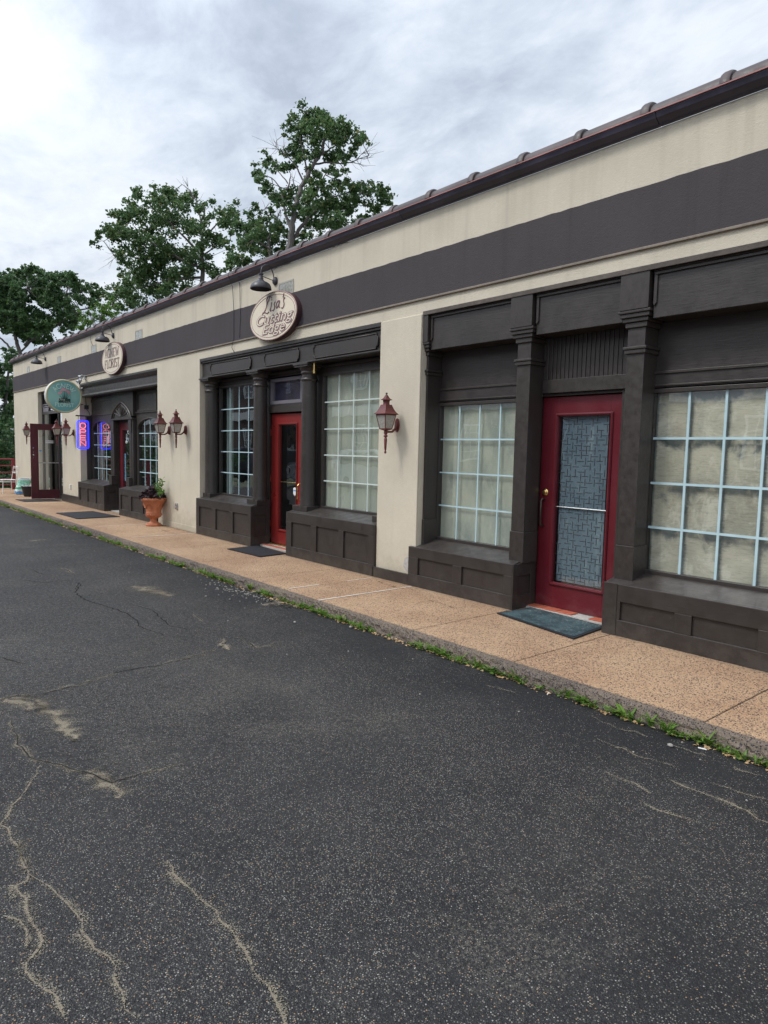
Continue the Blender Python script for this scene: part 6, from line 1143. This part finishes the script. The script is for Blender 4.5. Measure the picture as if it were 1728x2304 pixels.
B5=[(-44.53,1.06,1.31,0.59),(-45.00,0.62,4.87,0.59),(-45.88,0.77,0.46,0.48),(-44.57,0.60,1.95,0.30),(-44.72,3.60,4.69,0.60),(-44.60,3.80,6.03,0.43),(-46.39,1.12,0.94,0.34),(-46.47,0.98,6.07,0.57),(-43.14,1.09,4.26,0.42),(-43.43,2.21,3.66,0.58),(-45.92,1.82,3.23,0.57),(-44.11,1.25,5.46,0.54),(-44.47,1.42,-0.08,0.55),(-42.98,1.51,4.21,0.32),(-44.37,3.60,3.55,0.41),(-44.15,1.01,5.04,0.55),(-44.20,0.78,2.52,0.48),(-45.29,2.39,3.03,0.43),(-42.59,0.71,0.52,0.54),(-41.59,1.97,4.76,0.54),(-44.54,1.17,5.50,0.48),(-42.68,3.08,2.46,0.33),(-41.05,3.37,5.55,0.38),(-41.89,3.47,0.78,0.52),(-46.08,0.77,0.18,0.43),(-46.84,0.64,0.67,0.60),(-47.14,0.90,3.39,0.59),(-45.84,1.81,4.61,0.55),(-41.76,1.42,-0.78,0.53),(-42.17,3.05,1.42,0.35),(-43.08,2.62,2.40,0.44),(-41.65,1.98,4.37,0.34),(-44.11,3.71,4.15,0.34),(-41.58,3.41,2.93,0.49),(-45.85,1.88,5.84,0.41),(-43.91,3.39,4.85,0.58),(-43.07,1.16,-0.07,0.34),(-43.53,1.89,5.81,0.34),(-43.67,2.16,4.04,0.46),(-43.33,1.01,4.36,0.38),(-40.85,3.04,6.06,0.40),(-42.52,3.13,2.46,0.37),(-41.55,3.55,5.97,0.33),(-44.06,0.39,3.38,0.54),(-45.96,1.65,4.74,0.55),(-46.49,1.02,6.85,0.51),(-44.56,0.69,2.74,0.34),(-41.21,1.92,0.33,0.41),(-45.65,1.49,2.03,0.52),(-44.12,0.58,4.90,0.40),(-42.16,1.86,4.63,0.47),(-45.46,1.34,-0.22,0.41),(-46.82,1.59,6.46,0.35),(-43.27,0.88,0.03,0.41),(-43.95,1.79,-0.60,0.59),(-45.09,3.36,5.19,0.41),(-44.11,2.19,4.89,0.40),(-44.11,1.13,4.93,0.51),(-42.05,2.15,3.36,0.42),(-41.29,2.01,1.57,0.29),(-44.74,3.55,3.40,0.42),(-43.86,3.77,1.03,0.42),(-43.70,0.37,3.38,0.41),(-45.16,1.91,6.19,0.48),(-42.94,1.00,0.96,0.44),(-45.39,1.48,0.41,0.44),(-44.56,0.73,4.63,0.31),(-44.72,1.87,-0.23,0.59),(-43.85,2.71,5.72,0.37),(-42.80,0.88,3.86,0.47),(-45.51,0.58,3.05,0.43),(-43.94,2.63,0.45,0.42),(-41.66,2.11,4.63,0.41),(-41.66,2.27,6.26,0.43),(-43.01,2.00,5.37,0.36),(-44.10,3.37,4.27,0.36),(-46.68,1.71,2.88,0.44),(-44.15,1.62,4.35,0.36),(-45.46,2.34,2.25,0.34),(-44.73,2.60,4.57,0.60),(-41.90,3.40,5.81,0.49),(-44.29,1.66,5.99,0.56),(-44.13,3.62,0.78,0.51),(-42.47,3.59,2.61,0.50),(-43.26,2.47,0.21,0.55),(-45.64,1.70,5.34,0.47),(-42.11,2.13,4.05,0.53),(-42.63,3.11,1.58,0.46),(-43.64,2.82,5.40,0.54),(-44.95,0.79,-0.19,0.49),(-45.59,1.59,5.47,0.49),(-42.80,1.73,1.47,0.32),(-42.79,3.29,3.58,0.43),(-42.98,2.78,2.19,0.43),(-42.61,1.14,3.17,0.29),(-45.67,1.39,0.41,0.34),(-46.95,0.92,0.19,0.43),(-44.02,2.20,2.33,0.52),(-43.79,1.35,0.88,0.30),(-42.46,3.14,4.47,0.48),(-44.04,1.34,1.04,0.41),(-43.12,2.36,4.37,0.54),(-42.28,2.87,5.26,0.51),(-44.87,4.01,5.26,0.37),(-41.82,3.21,-0.54,0.33),(-41.56,2.59,-0.27,0.37),(-43.97,3.19,4.66,0.54),(-41.59,1.73,3.13,0.32),(-42.67,2.39,1.45,0.38),(-45.67,0.78,6.18,0.38),(-43.80,3.91,1.13,0.58),(-42.53,2.83,5.79,0.40),(-40.43,3.01,0.36,0.57),(-44.99,3.46,1.38,0.55),(-40.60,2.99,3.48,0.29),(-44.32,1.57,6.73,0.38),(-43.83,2.45,4.76,0.37),(-47.38,1.13,4.20,0.48),(-42.69,2.12,-0.41,0.31),(-43.60,1.24,6.14,0.56)]
L5=[([(-42.29,2.91,-4.70),(-42.51,3.04,-0.98),(-42.81,3.08,2.72),(-42.83,3.38,5.92)],0.250,0.050),([(-43.49,1.49,-4.74),(-43.72,1.62,-1.02),(-43.89,2.00,3.92)],0.250,0.060),([(-42.84,3.10,1.49),(-42.30,3.43,3.21)],0.080,0.020),([(-42.69,3.11,0.25),(-43.69,2.79,1.97)],0.080,0.020)]

tree('maple_tree','tallest maple with an open crown and bare twigs rising above the tiled roof',B3,L3,M_LEAF,.16,26,-3.1,1)
tree('maple_tree','low maple just left of the tallest tree behind the roof',B3B,L3B,M_LEAF,.16,28,-3.1,2)
tree('maple_tree','spreading maple with bare branch tips in the middle of the trees behind the roof',B2,L2,M_LEAF,.19,28,-3.1,3)
tree('broad_tree','large dense dark green tree filling the left behind the far end of the building',B1,L1,M_LEAFD,.22,38,-3.1,4,tk=.6)
tree('young_tree','small bright yellow green tree showing just above the tiled roof edge',B4,L4,M_LEAFB,.13,22,-3.1,5)
tree('dark_tree','dark shaded tree beside the left corner of the building beyond the railing',B5,L5,M_LEAFD,.20,34,-3.2,6)
rr=random.Random(77)
for k_ in range(5):
    x=-31-2.4*k_; y=-7.5+2.1*k_ if k_<3 else 1.5; zc=.2
    bl=[(x+rr.gauss(0,.9),y+rr.gauss(0,.9),rr.uniform(-2.4,1.6+.6*k_),rr.uniform(.5,.8)) for _ in range(26)]
    tree('shrub',['dark bushy shrub nearest behind the red railing','dark bushy shrub second behind the red railing','tall dark shrub behind the railing near the building corner','dark shrub further back behind the railing','dark shrub farthest back behind the railing'][k_],bl,[([(x,y,-2.6),(x+.1,y,-1),(x,y+.1,.8)],.10,.03)],M_LEAFD,.17,14,-3.2,90+k_,'shrubs beyond the railing')
# ================================================================== across the lot: seen only as reflections in the glass
ob=thing('brick_building','long two-storey brick building with white windows across the parking lot','building',(-30,-17,0))
local(MB().box(-34,27,-6,0,-.2,7.4),'wall',M_BRICK,ob); local(MB().box(-34.3,27.3,-6.3,.3,7.4,7.8),'roof',M_WHITE,ob); local(MB().box(-34,27,.005,.22,3.45,4.05),'white_band',M_WHITE,ob)
wm=MB(); frame_ring(wm,-.62,.62,0,1.75,.09,.0,.08); wm.box(-.53,.53,.01,.06,.85,.91)
for x in (-.2,.15): wm.box(x,x+.03,.01,.04,.09,.85).box(x,x+.03,.01,.04,.91,1.66)
wm.box(-.53,.53,.01,.035,.45,.48).box(-.53,.53,.01,.035,1.26,1.29)
gm=MB().box(-.53,.53,.002,.006,.09,1.66); shut=MB().box(-1.15,-.68,.002,.05,0,1.75).box(.68,1.15,.002,.05,0,1.75)
first=None
for zz_ in (1.2,4.9):
    for k_ in range(15):
        if first is None:
            wf=wm.build('window',M_WHITE,ob); gp2=gm.build('pane',M_GREYF,wf); sp_=shut.build('shutters',M_BLKPOT,wf); first=wf
        else: wf=copy_tree(first,ob)
        wf.location=(-32+k_*4.1,0,zz_)
def car(name,lab,cat,loc,rz,mt,Lh,hgt,prof,glass,wd=.9):
    t=thing(name,lab,cat,loc,rz); m=MB(); n=len(prof); secs=[(-wd,.0,.93),(-wd*.96,.0,1.0),(-wd*.5,0,1.0),(wd*.5,0,1.0),(wd*.96,0,1.0),(wd,0,.93)]
    for y,_,s in secs:
        for a_,b_ in prof:
            up=max(0,b_-.95); m.v.append((a_*(.985 if s<1 else 1),y*(1-.22*up),.55+(b_-.55)*(s if b_<.95 else (.985 if s<1 else 1))))
    for i in range(5):
        for k_ in range(n): m.f.append((i*n+k_,i*n+(k_+1)%n,(i+1)*n+(k_+1)%n,(i+1)*n+k_))
    m.f.append(tuple(range(n))); m.f.append(tuple(5*n+k_ for k_ in reversed(range(n)))); local(m,'body',mt,t,smooth=True,sharp=45,bev=.03)
    g_=MB()
    for s in (-1,1):
        yy=s*wd*.955
        P_=glass; b=len(g_.v)
        g_.v+=[(a_,s*(wd*(1-.22*max(0,c_-.95))+.006),c_) for a_,c_ in P_]; g_.f.append(tuple(b+i for i in range(len(P_))))
    x0=prof[0][0]
    local(g_,'side_glass',M_BLKPOT,t)
    for a_ in (-Lh*.31,Lh*.30):
        for s in (-1,1):
            w_=MB().lathe([(0,-.1),(.30,-.1),(.33,-.07),(.33,.07),(.30,.1),(0,.1)],0,0,20,cap=False); w_.xf(Matrix.Translation((a_,s*(wd-.08),.33))@Matrix.Rotation(PI/2,4,'X')); w=local(w_,'wheel',M_TIRE,t,smooth=True,sharp=40)
            w_=MB().lathe([(0,.105),(.19,.105),(.2,.10)],0,0,14,cap=False); w_.xf(Matrix.Translation((a_,s*(wd-.08),.33))@Matrix.Rotation(-s*PI/2 if 0 else s*PI/2,4,'X')); local(w_,'rim',M_CHROME,w,smooth=True)
    return t
suv=[(-2.3,.35),(2.3,.35),(2.36,.6),(2.30,.88),(1.35,1.05),(.75,1.55),(.3,1.66),(-1.5,1.68),(-2.1,1.60),(-2.3,1.05),(-2.36,.6)]
sgl=[(1.15,1.08),(.68,1.50),(.25,1.58),(-1.45,1.58),(-1.95,1.42),(-2.0,1.10)]
cx2=thing
def tail(t,mt=M_BLKPOT):
    local(MB().box(-2.375,-2.30,-.68,.68,1.08,1.46),'rear_glass',mt,t); local(MB().box(-2.40,-2.36,-.3,.3,.72,.86),'number_plate',M_WHITE,t)
    for s in (-1,1): local(MB().box(-2.385,-2.33,s*.76-.10,s*.76+.10,.85,1.12),'tail_light',M_RAIL,t)
    for s in (-1,1): local(MB().box(2.28,2.375,s*.66-.18,s*.66+.18,.68,.82),'headlight',M_CHROME,t)
c1=car('parked_car','white crossover parked across the lot behind the photographer','car',(-20.6,-11.5,-.098),math.radians(4),carpaint('white_car_paint',(.68,.70,.70)),4.6,1.6,suv,sgl); tail(c1)
c2=car('parked_car','dark grey van-like car parked across the lot with its rear to the shops','car',(-31.5,-11.0,-.098),math.radians(172),carpaint('dark_car_paint',(.08,.08,.10)),4.6,1.6,suv,sgl); tail(c2)
c3=car('parked_car','silver car parked between the white crossover and the dark car','car',(-26.0,-11.6,-.098),math.radians(2),carpaint('silver_car_paint',(.42,.44,.46)),4.6,1.5,suv,sgl); tail(c3)
